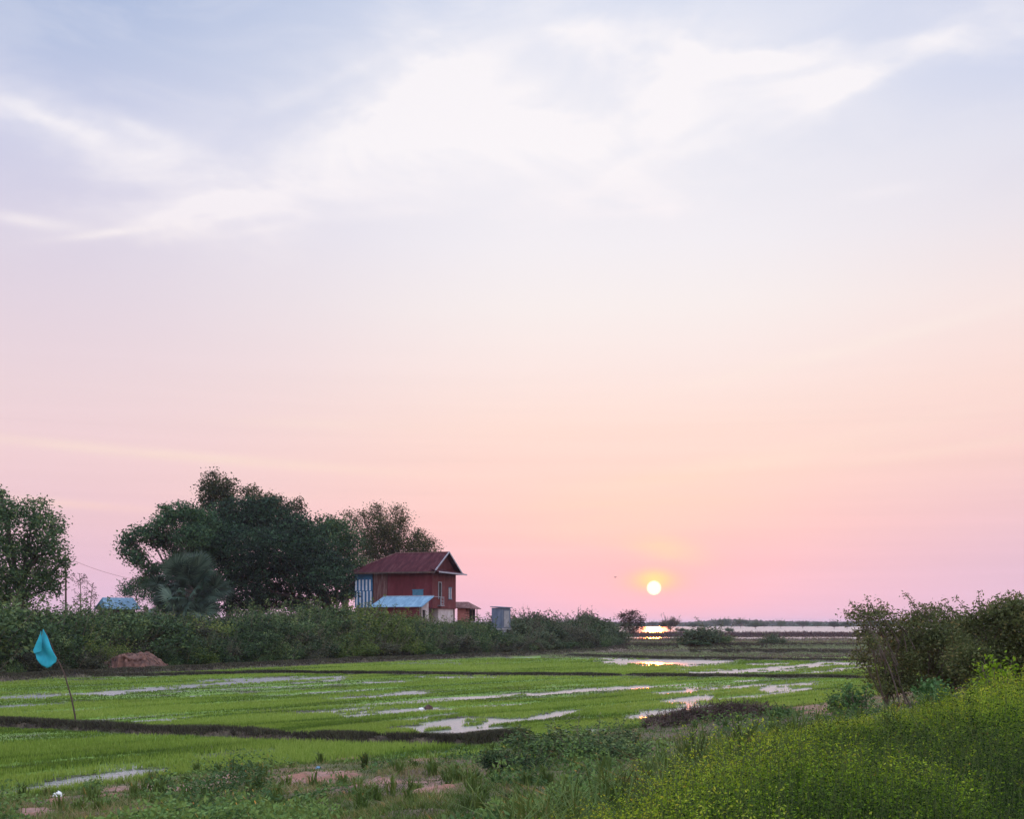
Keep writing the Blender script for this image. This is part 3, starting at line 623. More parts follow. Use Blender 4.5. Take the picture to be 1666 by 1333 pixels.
tree('hazy_tree', 'small bluish round tree beside the pale blue hut roof', 'tree', 214, 150,
     [(212,955,18,13),(228,950,15,14),(205,965,14,9),(232,968,18,12)], M['tree'], .25, .2, seed=15, k=12, spread=.35, density=1.0)
tree('reddish_tree', 'small dark reddish tree at the right end of the thicket near the sun', 'tree', 1022, 152,
     [(1014,1003,9,8),(1030,1000,11,7),(1042,1010,8,9),(1024,1014,14,10),(1014,1018,8,9),(1040,1020,8,6),(1028,1024,10,6)], M['tree4'], .2, .16, fork=.3, seed=16, k=13, spread=.25, density=1.7)

# ---- fan palm with hanging dead fronds
def fan_leaf(rng, R=1.5, n=32):
    V = []; Fc = []; b = 0
    stalk = R*.75
    P, Q = tube_np([(0, 0, 0), (stalk*.5, 0, .05), (stalk, 0, -.02)], [.03, .02, .015], 4); V.append(P); Fc.append(Q[0]); b += len(P)
    for i in range(n):
        a = (i/(n-1)-.5)*math.radians(250); r = R*(.75+.3*math.cos(a*.5))*rng.uniform(.9, 1.05)
        d = np.array([math.cos(a), math.sin(a), .0]); s = np.array([-math.sin(a), math.cos(a), 0])*.038*R
        o = np.array([stalk, 0, 0]); dz = np.array([0, 0, 1.0])
        tip = o+d*r-dz*r*rng.uniform(.05, .30); mid = o+d*r*.55-dz*.03
        V.append(np.array([o, mid+s, tip, mid-s+dz*.03])); Fc.append(np.array([[b, b+1, b+2, b+3]])); b += 4
    return np.concatenate(V), np.concatenate(Fc)
rng = np.random.default_rng(21); PY = 94.0; pbx = (308-CX)/F*PY; pbz = hz(pbx, PY)
palm = empty('fan_palm', (pbx, PY, pbz)); tag(palm, 'short bushy fan palm with grey green leaves before the dark trees', 'palm tree')
V, Q = tubes_mesh([([(0, 0, -.3), (.05, 0, 1.6), (0, 0, 3.2)], [.42, .34, .3])], 10); npmesh('trunk', V, Q, M['bark'], palm)
pm = []
for i in range(5):
    V, Q = fan_leaf(rng, 1.35+.1*i); o = npmesh('frond', V, Q, M['palm'], palm, {'rnd': np.concatenate([np.full(len(V)-4*32, .4), np.repeat(np.clip(rng.normal(.3+.1*i, .2, 32), 0, 1), 4)])}); pm.append(o.data); bpy.data.objects.remove(o)
for i in range(96):
    el = math.radians(rng.uniform(-35, 88)) if i % 3 else math.radians(rng.uniform(-80, 10)); az = rng.uniform(0, 2*math.pi)
    o = bpy.data.objects.new('frond', pm[int(rng.integers(5))]); COL.objects.link(o); o.parent = palm
    rr = rng.uniform(.3, 1.5); o.location = (rr*math.cos(az)*math.cos(el), rr*math.sin(az)*math.cos(el), 2.45+rr*1.1*math.sin(el))
    u = Matrix.Rotation(az, 4, 'Z') @ Matrix.Rotation(-el*.8+rng.normal(0, .25), 4, 'Y') @ Matrix.Rotation(rng.normal(0, .6), 4, 'X')
    sc_ = .72+.30*rng.uniform(); o.rotation_euler = u.to_euler(); o.scale = (sc_,)*3

# ------------------------------------------------------------------ thicket bushes
def bush_proto(kind, seed):
    rng = np.random.default_rng(seed); nl = 15
    cs = [np.array([rng.normal(0, .5), rng.normal(0, .5), rng.uniform(.25, .85)]) for _ in range(nl)]
    rs_ = [np.array([rng.uniform(.3, .55)]*2+[rng.uniform(.18, .34)]) for _ in range(nl)]
    if kind == 0: V, Fc, rn, T = crown_leaves(cs, rs_, [20]*nl, .10, rng, 15, .7, .11, shell=.5, ragged=.4)
    else: V, Fc, rn, T = crown_leaves(cs, rs_, [18]*nl, .13, rng, 14, 1.0, .12, shell=.5, ragged=.5, droop=.05)
    # long shoots breaking the outline
    ex = []; er = []; tubes = []
    for _ in range(9):
        b0 = np.array([rng.normal(0, .35), rng.normal(0, .35), .3]); tip = b0*1.9+np.array([0, 0, rng.uniform(.55, 1.05)]); P, R = limb(b0, tip, .012, .003, rng, .2, 8); tubes.append((P, R))
        m = 26; tt = rng.uniform(.3, 1, m)*7; i0 = np.minimum(tt.astype(int), 6); pp = P[i0]+(P[i0+1]-P[i0])*(tt-i0)[:, None]
        v, _ = leaf_quads(pp+rng.normal(0, .03, (m, 3)), .10, .04, rng, up=.2); ex.append(v); er.append(np.repeat(rng.uniform(.4, 1, m), 4))
    V = np.concatenate([V]+ex); rn = np.concatenate([rn]+er); V[:, 2] = np.maximum(V[:, 2], -.05)
    for c in cs: tubes.append(limb((rng.normal(0, .1), rng.normal(0, .1), -.1), c, .03, .008, rng, .1, 6))
    tv, tq = tubes_mesh(tubes, 4)
    fo = npmesh('foliage', V, np.arange(len(V)).reshape(-1, 4), M['bush'] if kind == 0 else M['bush2'], None, {'rnd': rn}); st = npmesh('stem', tv, tq, M['twig'])
    return fo, st
PROTO = [bush_proto(0, 100+i) for i in range(4)]+[bush_proto(1, 120+i) for i in range(3)]
M['bush3'] = leaf_mat('yellowish_bush_leaves', [(0, (.02,.035,.012)), (.4, (.055,.09,.022)), (.75, (.11,.16,.035)), (1, (.20,.23,.06))], .3)
M['bush4'] = leaf_mat('brownish_bush_leaves', [(0, (.02,.02,.014)), (.4, (.045,.05,.03)), (.75, (.08,.09,.05)), (1, (.15,.13,.09))], .25)
for base_i, mk in ((1, 'bush3'), (3, 'bush3'), (2, 'bush4'), (5, 'bush4')):
    f0, s0 = PROTO[base_i]; f1, s1 = f0.copy(), s0.copy(); f1.data = f0.data.copy(); f1.data.materials[0] = M[mk]; COL.objects.link(f1); COL.objects.link(s1); PROTO.append((f1, s1))
used = set()
def place(kind_i, name, loc, rz, sc, label, cat, group=None, mat=None):
    root = empty(name, loc, rz); root.scale = sc; tag(root, label, cat, group)
    for o in PROTO[kind_i]:
        c = o if (kind_i, o.name) not in used and mat is None else o.copy()
        if c is o: used.add((kind_i, o.name))
        else:
            COL.objects.link(c)
            if mat: c.data = c.data.copy(); c.data.materials[0] = mat if o.name.startswith('foliage') else M['twig']
        c.parent = root
    return root
TOPL = [(-400,960),(-100,968),(0,980),(60,987),(120,988),(160,991),(215,993),(245,1002),(300,1008),(400,1003),(450,994),(500,992),(550,984),(600,986),(625,996),(650,1006),(700,1012),(760,1012),(800,1020),(812,1027),(828,1028),(836,1002),(868,998),(893,1006),(905,1018),(914,1028),(922,1010),(940,996),(970,990),(992,994),(1003,1008),(1010,1026),(1018,1044),(1030,1046)]
def topline(px): return float(np.interp(px, [p[0] for p in TOPL], [p[1] for p in TOPL]))
rng = np.random.default_rng(33)
def hedge_base(px): i = np.interp(px, [p[0] for p in HEDGE_PX], [p[1] for p in HEDGE_PX]); return gp(px, i)
def section(px):
    if px < 175: return ('dense green bush of the thicket left of the bare red bank', 'bushes left of the bare red bank')
    if px < 440: return ('green bush of the thicket under the palm and dark trees', 'bushes under the palm and dark trees')
    if px < 790: return ('green bush of the thicket in front of the red house', 'bushes in front of the red house')
    return ('feathery green bush between the grey outhouse and the reddish tree', 'bushes right of the grey outhouse')
for row, (toff, fr) in enumerate([(.4, .42), (1.8, .62), (3.8, .82), (6.5, .94), (9.5, 1.0)]):
    px = -330 + rng.uniform(0, 20)
    while px < 1014:
        p = hedge_base(px); nx, ny = -.35, .94
        x, y = p[0]+nx*toff+rng.normal(0, .3), p[1]+ny*toff*1.25+rng.normal(0, .3)
        qx = CX+F*x/y
        if row == 0 and (178 < qx < 250) or qx > 1014 or (row > 0 and 901 < qx < 921): px += 12; continue
        zb = hz(x, y); ytop = topline(qx)+1+(4.5*math.sin(qx*.071+1.3*math.sin(qx*.023))+rng.normal(0, 3.5) if qx < 790 else rng.normal(0, 2)); ztop = CH+(HZ-ytop)/F*y
        full = ztop-zb; h = full*fr if row < 3 else full
        h = min(h, [1.2, 1.7, 2.3, 3, 3.4][row])*rng.uniform(.85, 1.05)
        wdt = max(h*.95, 1.0)*rng.uniform(.9, 1.25)
        if h > .35:
            lab, grp = section(qx); kk = int(rng.integers(0, 4)) if qx < 790 or rng.uniform() < .2 else int(rng.integers(4, 7))
            q_ = rng.uniform()
            if q_ < (.55 if 550 < qx < 660 else .12) and qx < 790: kk = int(rng.integers(7, 9))
            elif q_ > (.55 if row == 0 else .88): kk = 9 if rng.uniform() < .6 else 10
            place(kk, 'thicket_bush', (x, y, zb-.05), rng.uniform(0, 6.28), (wdt, wdt, h*.92), lab, 'bush', grp)
        px += wdt*.95*F/y*(1.0 if row else .8)
# dead undergrowth and dry stems at the thicket's foot
n = 60000; t0 = rng.uniform(-200, 1025, n); P = np.array([hedge_base(v) for v in np.linspace(-200, 1025, 400)]); X = np.interp(t0, np.linspace(-200, 1025, 400), P[:, 0])+rng.normal(0, .6, n); Y = np.interp(t0, np.linspace(-200, 1025, 400), P[:, 1])+np.abs(rng.normal(0, 1.0, n))
Z, vd, bs, wet, rut = height(X, Y, True); nn = fbm2(X*.6, Y*.6, 211, 3); k = (nn > .42) & (Z > .05); X, Y, Z, nn = X[k], Y[k], Z[k], nn[k]
V, Fc = blades(X, Y, Z, .15+.55*nn*rng.uniform(size=len(X)), .006+.0006*Y, rng, .7)
tag(npmesh('dead_undergrowth', V, Fc, M['dry'], attrs={'rnd': np.repeat(np.clip(rng.normal(.3, .2, len(X)), 0, 1), 3)}), 'dull dry undergrowth tangled along the foot of the thicket', 'undergrowth', kind='stuff')

# single bushes out on the flats
for (px, py_, top, w, lab, ki, nm) in [
    (1150,1057,1010,52,'lone leafy bush on the brown bund right of the sun glitter',5,'flat_bush'), (1165,1057,1030,36,'lower half hidden bush hugging the lone bush on the brown bund',1,'flat_bush'),
    (1128,1058,1040,30,'small bush at the left foot of the lone leafy bush',2,'flat_bush'), (1257,1053,1026,30,'small dark green bush in the marsh halfway to the right shrubs',6,'flat_bush')]:
    g = gp(px, py_); zb = hz(*g); h = CH+(HZ-top)/F*g[1]-zb; wd = w/F*g[1]
    place(ki, nm, (g[0], g[1], zb-.05), rng.uniform(0, 6), (wd*.62, wd*.62, h*.72), lab, 'bush')
# far trees standing in and beside the lake
ft = [(1090,1031,1011,22),(1108,1031,1024,12),(1129,1024,1016,9),(1174,1022.5,1011,14),(1205,1022.5,1011,13),(1229,1024,1015,14),(1147,1024,1018,8),(1270,1023,1013,10),(1306,1023,1014,12),(1357,1024,1014,14),(1378,1024,1015,12),(1330,1022,1014,10),(1186,1033,1024,10),(1243,1022,1015,9),(1440,1023,1012,14),(1490,1024,1013,12),(1062,1022,1014,9)]
fl = ['largest far tree standing at the near shore right of the sun glitter','low shrub beside the largest far tree','tiny far tree just right of the largest far tree','far tree above the lone bush on the flats','round far tree right of the one above the lone bush','wide low far tree standing in the lake']
for i, (px, pb, ptop, w) in enumerate(ft):
    Yd = CH*F/(pb-HZ); h = (pb-ptop)/F*Yd*1.35; wd = w/F*Yd*1.4; x = (px-CX)/F*Yd
    o = place(4+i % 3 if i % 2 else i % 4, 'distant_tree', (x, Yd, -.1), i*1.3, (wd*.5, wd*.5, h*.6), fl[i] if i < 6 else 'small dark far tree standing in the lake before the far shore', 'tree', 'far trees in the lake', M['tree4'] if i == 0 else M['tree'])
    o.location.z = h*.28
    tv, tq = tubes_mesh([([(0, 0, -.9), (.05, 0, .1)], [.05, .04])], 5); npmesh('trunk', tv, tq, M['bark'], o)
# far shore woods
rng = np.random.default_rng(44); n = 90000
X = rng.uniform(-900, 1500, n); Y = rng.uniform(1275, 1400, n); hh = 2.0+6.0*fbm2(X*.012, Y*0, 301, 5)**1.3+1.2*fbm2(X*.15, Y*0, 303, 2)
Pn = np.stack([X, Y, rng.uniform(0, 1, n)**.8*hh+.1], 1)
V, Fc = leaf_quads(Pn, 2.2, 1.6, rng)
tag(npmesh('far_woods', V, Fc, M['tree'], attrs={'rnd': leaf_rnd(n, rng)}), 'low unbroken line of woods along the far lake shore', 'woods', kind='stuff')

# ------------------------------------------------------------------ buildings
M['redwall'] = solid_mat('red_painted_boards', [(.3, (.07,.010,.014)), (.5, (.13,.017,.024)), (.66, (.16,.030,.038)), (.78, (.17,.07,.075))], 1.2, .8, 8, (1, 1, .35), wave=('X', 3.2, .02))
M['redwall2'] = solid_mat('red_gable_boards', [(.3, (.08,.013,.016)), (.55, (.135,.024,.027)), (.75, (.17,.06,.06))], 1.4, .8, 8, (1, 1, .4), wave=('Y', 3.2, .02))
M['rust'] = solid_mat('rusty_sheet', [(.3, (.07,.028,.03)), (.5, (.14,.06,.055)), (.7, (.26,.17,.16))], 2.2, .8, 8, (3, 1, .3), wave=('X', 8, .02))
M['roofred'] = solid_mat('rusty_red_roof', [(.3, (.034,.010,.014)), (.5, (.062,.017,.023)), (.62, (.085,.028,.034)), (.74, (.10,.05,.06))], 1.1, .95, 8, (2.5, .5, .5), wave=('X', 6, .03), spec=.08)
M['bluesheet'] = solid_mat('blue_sheet_roof', [(.3, (.07,.16,.25)), (.5, (.12,.25,.37)), (.66, (.22,.36,.47)), (.8, (.15,.16,.18))], 1.8, .5, 8, (2, .6, .6), wave=('X', 6, .03))
M['tarpblue'] = solid_mat('tarp_blue', [(.3, (.02,.11,.26)), (.7, (.05,.20,.40))], 3, .6)
M['tarpwhite'] = solid_mat('tarp_white', [(.3, (.5,.56,.64)), (.7, (.72,.76,.8))], 3, .6)
M['pale'] = solid_mat('pale_plaster', [(.3, (.30,.24,.24)), (.55, (.48,.42,.43)), (.75, (.56,.52,.52))], 1.5, .9, 8)
M['white'] = solid_mat('weathered_white_paint', [(.3, (.20,.20,.24)), (.7, (.40,.40,.44))], 4, .8)
M['dark'] = solid_mat('opening_shade_and_bird', [(.3, (.008,.006,.006)), (.7, (.02,.014,.014))], 2, .95)  # near-black: shade of the openings put into colour; also the bird
M['teal'] = solid_mat('teal_shutter', [(.3, (.04,.14,.22)), (.7, (.07,.22,.32))], 4, .6)
M['pinkwall'] = solid_mat('pink_boards', [(.3, (.28,.11,.10)), (.6, (.45,.20,.18)), (.8, (.5,.3,.27))], 2, .85, 8, wave=('X', 4, .02))
M['concrete'] = solid_mat('concrete', [(.3, (.06,.075,.11)), (.5, (.11,.14,.19)), (.68, (.17,.20,.25)), (.8, (.09,.085,.09))], 1.9, .9, 8, (1, 1, .4), bump=.3)
M['palecon'] = solid_mat('pale_concrete', [(.3, (.16,.17,.19)), (.6, (.28,.28,.29)), (.8, (.36,.34,.32))], 2.4, .9, 8, bump=.4)
M['wood'] = solid_mat('weathered_wood', [(.3, (.035,.022,.018)), (.7, (.12,.075,.06))], 4, .9, 6, (1, 1, .2))
M['flag'] = solid_mat('teal_cloth', [(.3, (.012,.25,.34)), (.55, (.018,.34,.44)), (.8, (.04,.42,.50))], 3, .75, 4)
M['bag'] = solid_mat('white_plastic', [(.3, (.6,.6,.58)), (.7, (.8,.8,.78))], 8, .5)
M['earth'] = solid_mat('red_earth', [(.3, (.025,.016,.013)), (.45, (.085,.042,.032)), (.58, (.15,.075,.055)), (.75, (.20,.115,.085))], 1.1, .95, 9, (1, 1, 2.4), bump=1.0, bscale=6)
M['wire'] = solid_mat('black_cable', [(0, (.03,.03,.03)), (1, (.04,.04,.04))], 3, .6)

AL = math.radians(18); HY = 118.0; hx = (703-CX)/F*HY; HB = 2.35
house = empty('red_house', (hx, HY, HB), -AL)
tag(house, 'two storey red board house with rusty red roof beside the dark trees', 'house')
L, Wd_ = 8.3, 6.5
MB().box((-2.4, 3.25, 3.65), (4.8, 6.44, 3.6)).build('wall', M['redwall'], house)
MB().box((-6.55, 3.25, 3.35), (3.5, 6.3, 4.2)).build('weathered_wall', M['wood'], house)['label'] = 'dark weathered boards at the left half'
MB().box((.02, 3.25, 3.62), (.06, 6.5, 3.62)).build('gable_wall', M['redwall2'], house)
MB().box((-3.2, 4.1, .9), (6.2, 4.4, 1.85)).build('lower_wall', M['pale'], house)['label'] = 'pale plastered ground floor wall'
for x, y in [(-.15, .2), (-3.1, .2), (-6.0, .2), (-8.1, .2), (-8.1, 6.2), (-.15, 6.3)]:
    MB().box((x, y, .72), (.24, .24, 2.3)).build('post', M['wood'], house)
# corrugated patch, striped sheet
rp = MB()
for i in range(12): rp.poly([(-6.32+i*.125, -.04-(.03 if i % 2 else 0), 1.8), (-6.32+(i+1)*.125, -.04-(0 if i % 2 else .03), 1.8), (-6.32+(i+1)*.125, -.04-(0 if i % 2 else .03), 5.4), (-6.32+i*.125, -.04-(.03 if i % 2 else 0), 5.4)], [(0, 1, 2, 3)])
rp.build('corrugated_panel', M['rust'], house)
tp = MB(); tp.slab([(-8.35, -.06, 1.9), (-6.42, -.06, 1.9), (-6.42, -.06, 5.35), (-8.35, -.06, 5.35)], .03); tarp = tp.build('striped_sheet', M['tarpblue'], house); tarp['label'] = 'blue and white striped sheeting under the eave'
for lo, hi, o in [(1.92, 3.55, .14), (3.62, 4.72, .02)]:
    sm = MB()
    for i in range(5):
        x0 = -8.31+o*.7+i*.385; sm.box((x0+.1, -.115, (lo+hi)/2), (.17, .02, hi-lo))
    sm.build('white_stripes', M['tarpwhite'], tarp)
# roof
RZ, EZ, R0, ov = 7.5, 5.42, -5.3, .62
rf = MB()
rf.slab([(-8.95, -ov, EZ), (.55, -ov, EZ), (.55, 3.25, RZ), (R0, 3.25, RZ)], .07)
rf.slab([(.55, 6.5+ov, EZ), (-8.95, 6.5+ov, EZ), (R0, 3.25, RZ), (.55, 3.25, RZ)], .07)
rf.slab([(-8.95, 6.5+ov, EZ), (-8.95, -ov, EZ), (R0, 3.25, RZ)], .07)
roof = rf.build('roof', M['roofred'], house)
rg_ = MB(); rg_.tube([(R0, 3.25, RZ+.03), (.55, 3.25, RZ+.03)], [.08, .08], 6); rg_.tube([(-8.95, -ov, EZ+.03), (R0, 3.25, RZ+.03)], [.06, .06], 6); rg_.build('ridge_cap', M['rust'], roof)
MB().poly([(.12, 0, EZ), (.12, 6.5, EZ), (.12, 3.25, RZ-.15)], [(0, 1, 2)]).slab([(.12, .1, EZ+.02), (.12, 6.4, EZ+.02), (.12, 3.25, RZ-.2)], .06).build('gable', M['redwall2'], house)
sk = MB(); sk.slab([(.05, -ov, EZ+.34), (1.0, -ov-.1, EZ-.02), (1.0, 6.5+ov+.1, EZ-.02), (.05, 6.5+ov, EZ+.34)], .06); sk.build('skirt_roof', M['roofred'], roof)
bb = MB(); bb.slab([(.59, -ov-.02, EZ-.05), (.59, 3.25, RZ-.03), (.59, 3.25, RZ+.13), (.59, -ov-.02, EZ+.15)], .05); bb.build('barge_board', M['white'], roof)
bb = MB(); bb.slab([(.59, 3.25, RZ-.03), (.59, 6.5+ov, EZ-.05), (.59, 6.5+ov, EZ+.15), (.59, 3.25, RZ+.13)], .05); bb.build('barge_board', M['white'], roof)
MB().box((1.02, 3.25, EZ-.04), (.04, 7.9, .14)).build('fascia', M['white'], roof)
MB().box((-4.2, -ov-.01, EZ-.07), (9.5, .04, .16)).build('fascia', M['wood'], roof)
# openings
w1 = MB().box((-1.5, -.03, 3.15), (1.12, .06, .95)).build('window', M['teal'], house); MB().box((-1.5, -.065, 3.66), (1.24, .05, .07)).box((-1.5, -.065, 2.65), (1.24, .05, .07)).box((-1.5, -.07, 3.15), (.05, .04, .94)).build('frame', M['teal'], w1)
w2 = MB().box((.08, 4.75, 3.4), (.05, .85, 1.1)).build('window', M['white'], house); w2['label'] = 'pale blue closed shutters in the gable wall'
MB().box((.12, 4.75, 3.4), (.05, .05, 1.1)).box((.12, 4.75, 3.98), (.05, 1.0, .07)).box((.12, 4.75, 2.82), (.05, 1.0, .07)).build('frame', M['teal'], w2)
dr = MB().box((.07, 1.85, 3.6), (.04, .7, 1.6)).build('doorway', M['dark'], house)  # flat dark panel on the wall, the opening's shade is its colour
MB().box((.11, 1.45, 3.6), (.06, .09, 1.7)).box((.11, 2.25, 3.3), (.06, .09, 2.3)).box((.11, 1.85, 4.45), (.06, .89, .09)).build('frame', M['white'], dr)
rl = MB()
for z in (2.25, 2.55, 2.85): rl.box((.35, 1.85, z), (.06, .9, .06))
for y in (1.42, 2.28): rl.box((.35, y, 2.5), (.06, .06, .8))
rl.box((.24, 1.85, 2.1), (.35, 1.0, .07)); rl.box((.5, .3, 2.95), (.05, 3.4, .05)); rl.build('balcony_rail', M['white'], house)
# lean-to at the left end
lt = MB(); lt.slab([(-10.9, -.2, 2.9), (-8.5, -.2, 4.55), (-8.5, 4.5, 4.55), (-10.9, 4.5, 2.9)], .06); lt.build('lean_to_roof', M['rust'], house)
for x, h in ((-10.7, 2.95), (-9.4, 3.85)): MB().box((x, -.05, h/2-.1), (.12, .12, h)).build('post', M['wood'], house)
MB().tube([(-11.0, -.3, 2.4), (-8.4, -.3, 1.4)], [.05, .05]).build('brace', M['wood'], house)

# blue roofed shed
sx = (704-CX)/F*114.5; shed = empty('blue_roof_shed', (sx, 114.5, HB), -AL); tag(shed, 'low shed with pale blue sheet roof before the red house', 'shed')
s_ = MB(); s_.slab([(-5.5, -2.6, 1.88), (-.05, -2.6, 1.88), (.12, .1, 2.95), (-5.15, .1, 2.95)], .05); sr = s_.build('roof', M['bluesheet'], shed)
MB().box((-2.55, .08, 2.97), (5.3, .1, .08)).build('ridge_cap', M['white'], sr)
MB().box((-2.75, -2.25, .75), (4.6, .1, 2.1)).build('wall', M['redwall'], shed)
MB().box((-5.05, -1.2, .8), (.1, 2.2, 2.2)).build('side_wall', M['redwall'], shed)
e = MB(); e.slab([(-.42, -2.2, -.3), (-.42, -1.55, -.3), (-.42, -1.55, 2.05), (-.42, -2.2, 1.8)], .08); e.slab([(-.42, -.75, -.3), (-.42, 0, -.3), (-.42, 0, 2.7), (-.42, -.75, 2.45)], .08); e.slab([(-.42, -1.55, 1.6), (-.42, -.75, 1.6), (-.42, -.75, 2.4), (-.42, -1.55, 2.1)], .08); e.build('end_wall', M['pale'], shed)
MB().box((-.55, -1.15, .6), (.05, .85, 2.0)).build('doorway', M['dark'], shed)  # dark panel behind the gap, shade of the inside painted
MB().box((-.2, -2.5, .8), (.1, .1, 2.1)).build('post', M['wood'], shed)

# small pink hut behind
px_, py__ = 744, 126.0; hut = empty('pink_hut', ((px_-CX)/F*py__, py__, HB), -math.radians(12)); tag(hut, 'small pink walled hut with brown hipped roof right of the red house', 'hut')
MB().box((.45, 1.2, .95), (.95, 2.2, 2.0)).build('wall', M['pinkwall'], hut)
MB().box((.95, .12, 1.7), (.0+.03, .1, .4)).box((1.6, .1, 1.0), (.07, .07, 2.0)).box((1.6, 2.2, 1.0), (.07, .07, 2.0)).box((1.2, .1, .75), (.9, .05, .06)).box((1.2, .1, 1.35), (.9, .05, .05)).build('porch_frame', M['wood'], hut)
MB().box((1.2, 1.6, 1.2), (.7, .05, 1.3)).build('dark_opening_panel', M['dark'], hut)  # added near-black panel paints the shade of the porch opening
h_ = MB(); h_.slab([(-.8, -.35, 2.0), (1.95, -.35, 1.9), (.9, 1.2, 2.62), (-.6, 1.2, 2.62)], .06); h_.slab([(1.95, -.35, 1.9), (1.95, 2.7, 1.9), (.9, 1.2, 2.62)], .06); h_.slab([(1.95, 2.7, 1.9), (-.8, 2.7, 2.0), (-.6, 1.2, 2.62), (.9, 1.2, 2.62)], .06); h_.build('roof', M['rust'], hut)

# pale blue hut on the left
bY = 108.0; bh = empty('blue_roof_hut', ((190-CX)/F*bY, bY, hz((190-CX)/F*bY, bY)), math.radians(38)); tag(bh, 'small hut with pale blue gabled roof left of the tree group', 'hut'); bz0 = CH+(HZ-990)/F*bY-bh.location.z
MB().box((0, 0, bz0/2), (2.6, 2.2, bz0)).build('wall', M['wood'], bh)
b_ = MB(); b_.slab([(-1.6, -1.5, bz0-.1), (1.7, -1.5, bz0-.1), (1.5, 0, bz0+.95), (-1.3, 0, bz0+.95)], .05); b_.slab([(1.7, 1.5, bz0-.1), (-1.6, 1.5, bz0-.1), (-1.3, 0, bz0+.95), (1.5, 0, bz0+.95)], .05); b_.build('roof', M['bluesheet'], bh)
b_ = MB(); b_.slab([(-1.32, -1.1, bz0), (-1.32, 1.1, bz0), (-1.32, 0, bz0+.8)], .05); b_.build('gable', M['teal'], bh)

# raised concrete outhouse
oY = 109.0; ox = (817-CX)/F*oY; oz = CH+(HZ-1022.5)/F*oY; og_ = hz(ox, oY); out = empty('outhouse', (ox, oY, og_), -math.radians(38)); tag(out, 'grey concrete outhouse raised on a pale crumbling plinth above the bushes', 'outhouse')
oz -= og_; oh = 1.86
MB().box((-.62, .62, oz+oh/2), (1.24, 1.24, oh)).build('wall', M['concrete'], out, bevel=.02)
s_ = MB(); s_.slab([(-1.34, -.1, oz+oh+.14), (.12, -.1, oz+oh+.05), (.12, 1.36, oz+oh+.05), (-1.34, 1.36, oz+oh+.14)], .07); s_.build('roof', M['concrete'], out)
MB().box((.015, .62, oz+.82), (.04, .72, 1.5)).build('pale_face_panel', M['palecon'], out)  # added pale panel: colour makes this face lighter, in place of light
MB().box((-.62, .62, oz-.1), (1.45, 1.45, .18)).build('plinth', M['palecon'], out)
MB().box((-.5, .7, oz/2-.2), (.6, .6, oz+.2)).slab([(-.1, -.2, -.3), (.5, -.1, -.3), (.35, .1, oz-.25), (-.1, 0, oz-.2)], .12).build('pier', M['palecon'], out)

# utility pole and its cable
uY = 92.0; up = empty('utility_pole', ((107-CX)/F*uY, uY, hz((107-CX)/F*uY, uY))); tag(up, 'thin grey pole at the right edge of the left tree', 'pole'); uh = CH+(HZ-903)/F*uY-up.location.z
MB().tube([(0, 0, -.3), (0, 0, uh)], [.09, .06], 8).build('shaft', M['wood'], up); MB().box((0, 0, uh-.25), (.5, .07, .07)).build('crossarm', M['wood'], up)
a_ = np.array([up.location.x, uY, up.location.z+uh-.2]); b_ = at(330, 935, 140); tt = np.linspace(0, 1, 24)[:, None]; P = a_*(1-tt)+b_*tt-np.array([0, 0, 1])*(4*tt*(1-tt))*1.3
V, Q = tubes_mesh([(P, [.012]*24)], 4); tag(npmesh('power_cable', V, Q, M['wire']), 'thin cable sagging from the pole towards the dark trees', 'cable')

# bare dead stems by the blue hut
for px, pt, Y, sd_, lab in [(127, 934, 80, 1, 'dead upright stem left of the pale blue hut'), (146, 950, 82, 2, 'shorter dead stem leaning beside the tall dead stem')]:
    g = np.array([(px-CX)/F*Y, Y]); zb = hz(*g); r_ = empty('dead_sapling', (g[0], Y, zb)); tag(r_, lab, 'sapling'); h = CH+(HZ-pt)/F*Y-zb; rg2 = np.random.default_rng(sd_)
    tb = [limb((0, 0, -.2), (.1*sd_, 0, h), .06, .02, rg2, .02, 8)]
    for i in range(12):
        z0 = h*rg2.uniform(.4, 1); a = rg2.uniform(0, 6.28); tb.append(limb((.1*sd_*z0/h, 0, z0), (.1+math.cos(a)*.5, math.sin(a)*.3, z0+rg2.uniform(.1, .45)), .02, .006, rg2, .1, 5))
    V, Q = tubes_mesh(tb, 5); npmesh('stem', V, Q, M['twig'], r_)
    C_ = np.concatenate([t_[0][-2:]for t_ in tb for _ in range(7)]); V, Fc = leaf_quads(C_+rg2.normal(0, .07, C_.shape), .14, .05, rg2); npmesh('leaves', V, Fc, M['tree4'], r_, {'rnd': leaf_rnd(len(C_), rg2)})

# ------------------------------------------------------------------ bare red bank in the thicket
rng = np.random.default_rng(55)
ebY = 66.0; ex0, ex1 = [(v-CX)/F*ebY for v in (176, 262)]; cxm = (ex0+ex1)/2; hw = (ex1-ex0)/2
u = np.linspace(-1.25, 1.25, 120); v = np.linspace(-1, 1.6, 70); U, Vv = np.meshgrid(u, v)
Yb = ebY-1.2+Vv*1.6+.9*(fbm2(U*4, Vv*5, 14, 4)-.5); Xb = cxm+U*hw
front = sstep(Vv+.5*(fbm2(U*4, Vv*2, 5, 3)-.5), -.75, -.2)
Hh = 1.0*front*np.exp(-np.abs(U)**3.2)*(1+.4*(fbm2(U*3, Vv*3, 8, 4)-.5)); Zb = np.maximum(height(Xb, Yb)-.12, -.1)*0+Hh-.1
Zb = Zb+.55*front*(fbm2(U*5, Vv*4, 12, 5, .65)-.5)
I = (np.arange(69)[:, None]*120+np.arange(119)[None, :]).ravel()
eb = npmesh('earth_bank', np.stack([Xb, Yb, Zb], -1).reshape(-1, 3), np.stack([I, I+1, I+121, I+120], 1), M['earth'], smoothf=True)
tag(eb, 'bare reddish earth bank eroded at the foot of the thicket', 'earth bank')

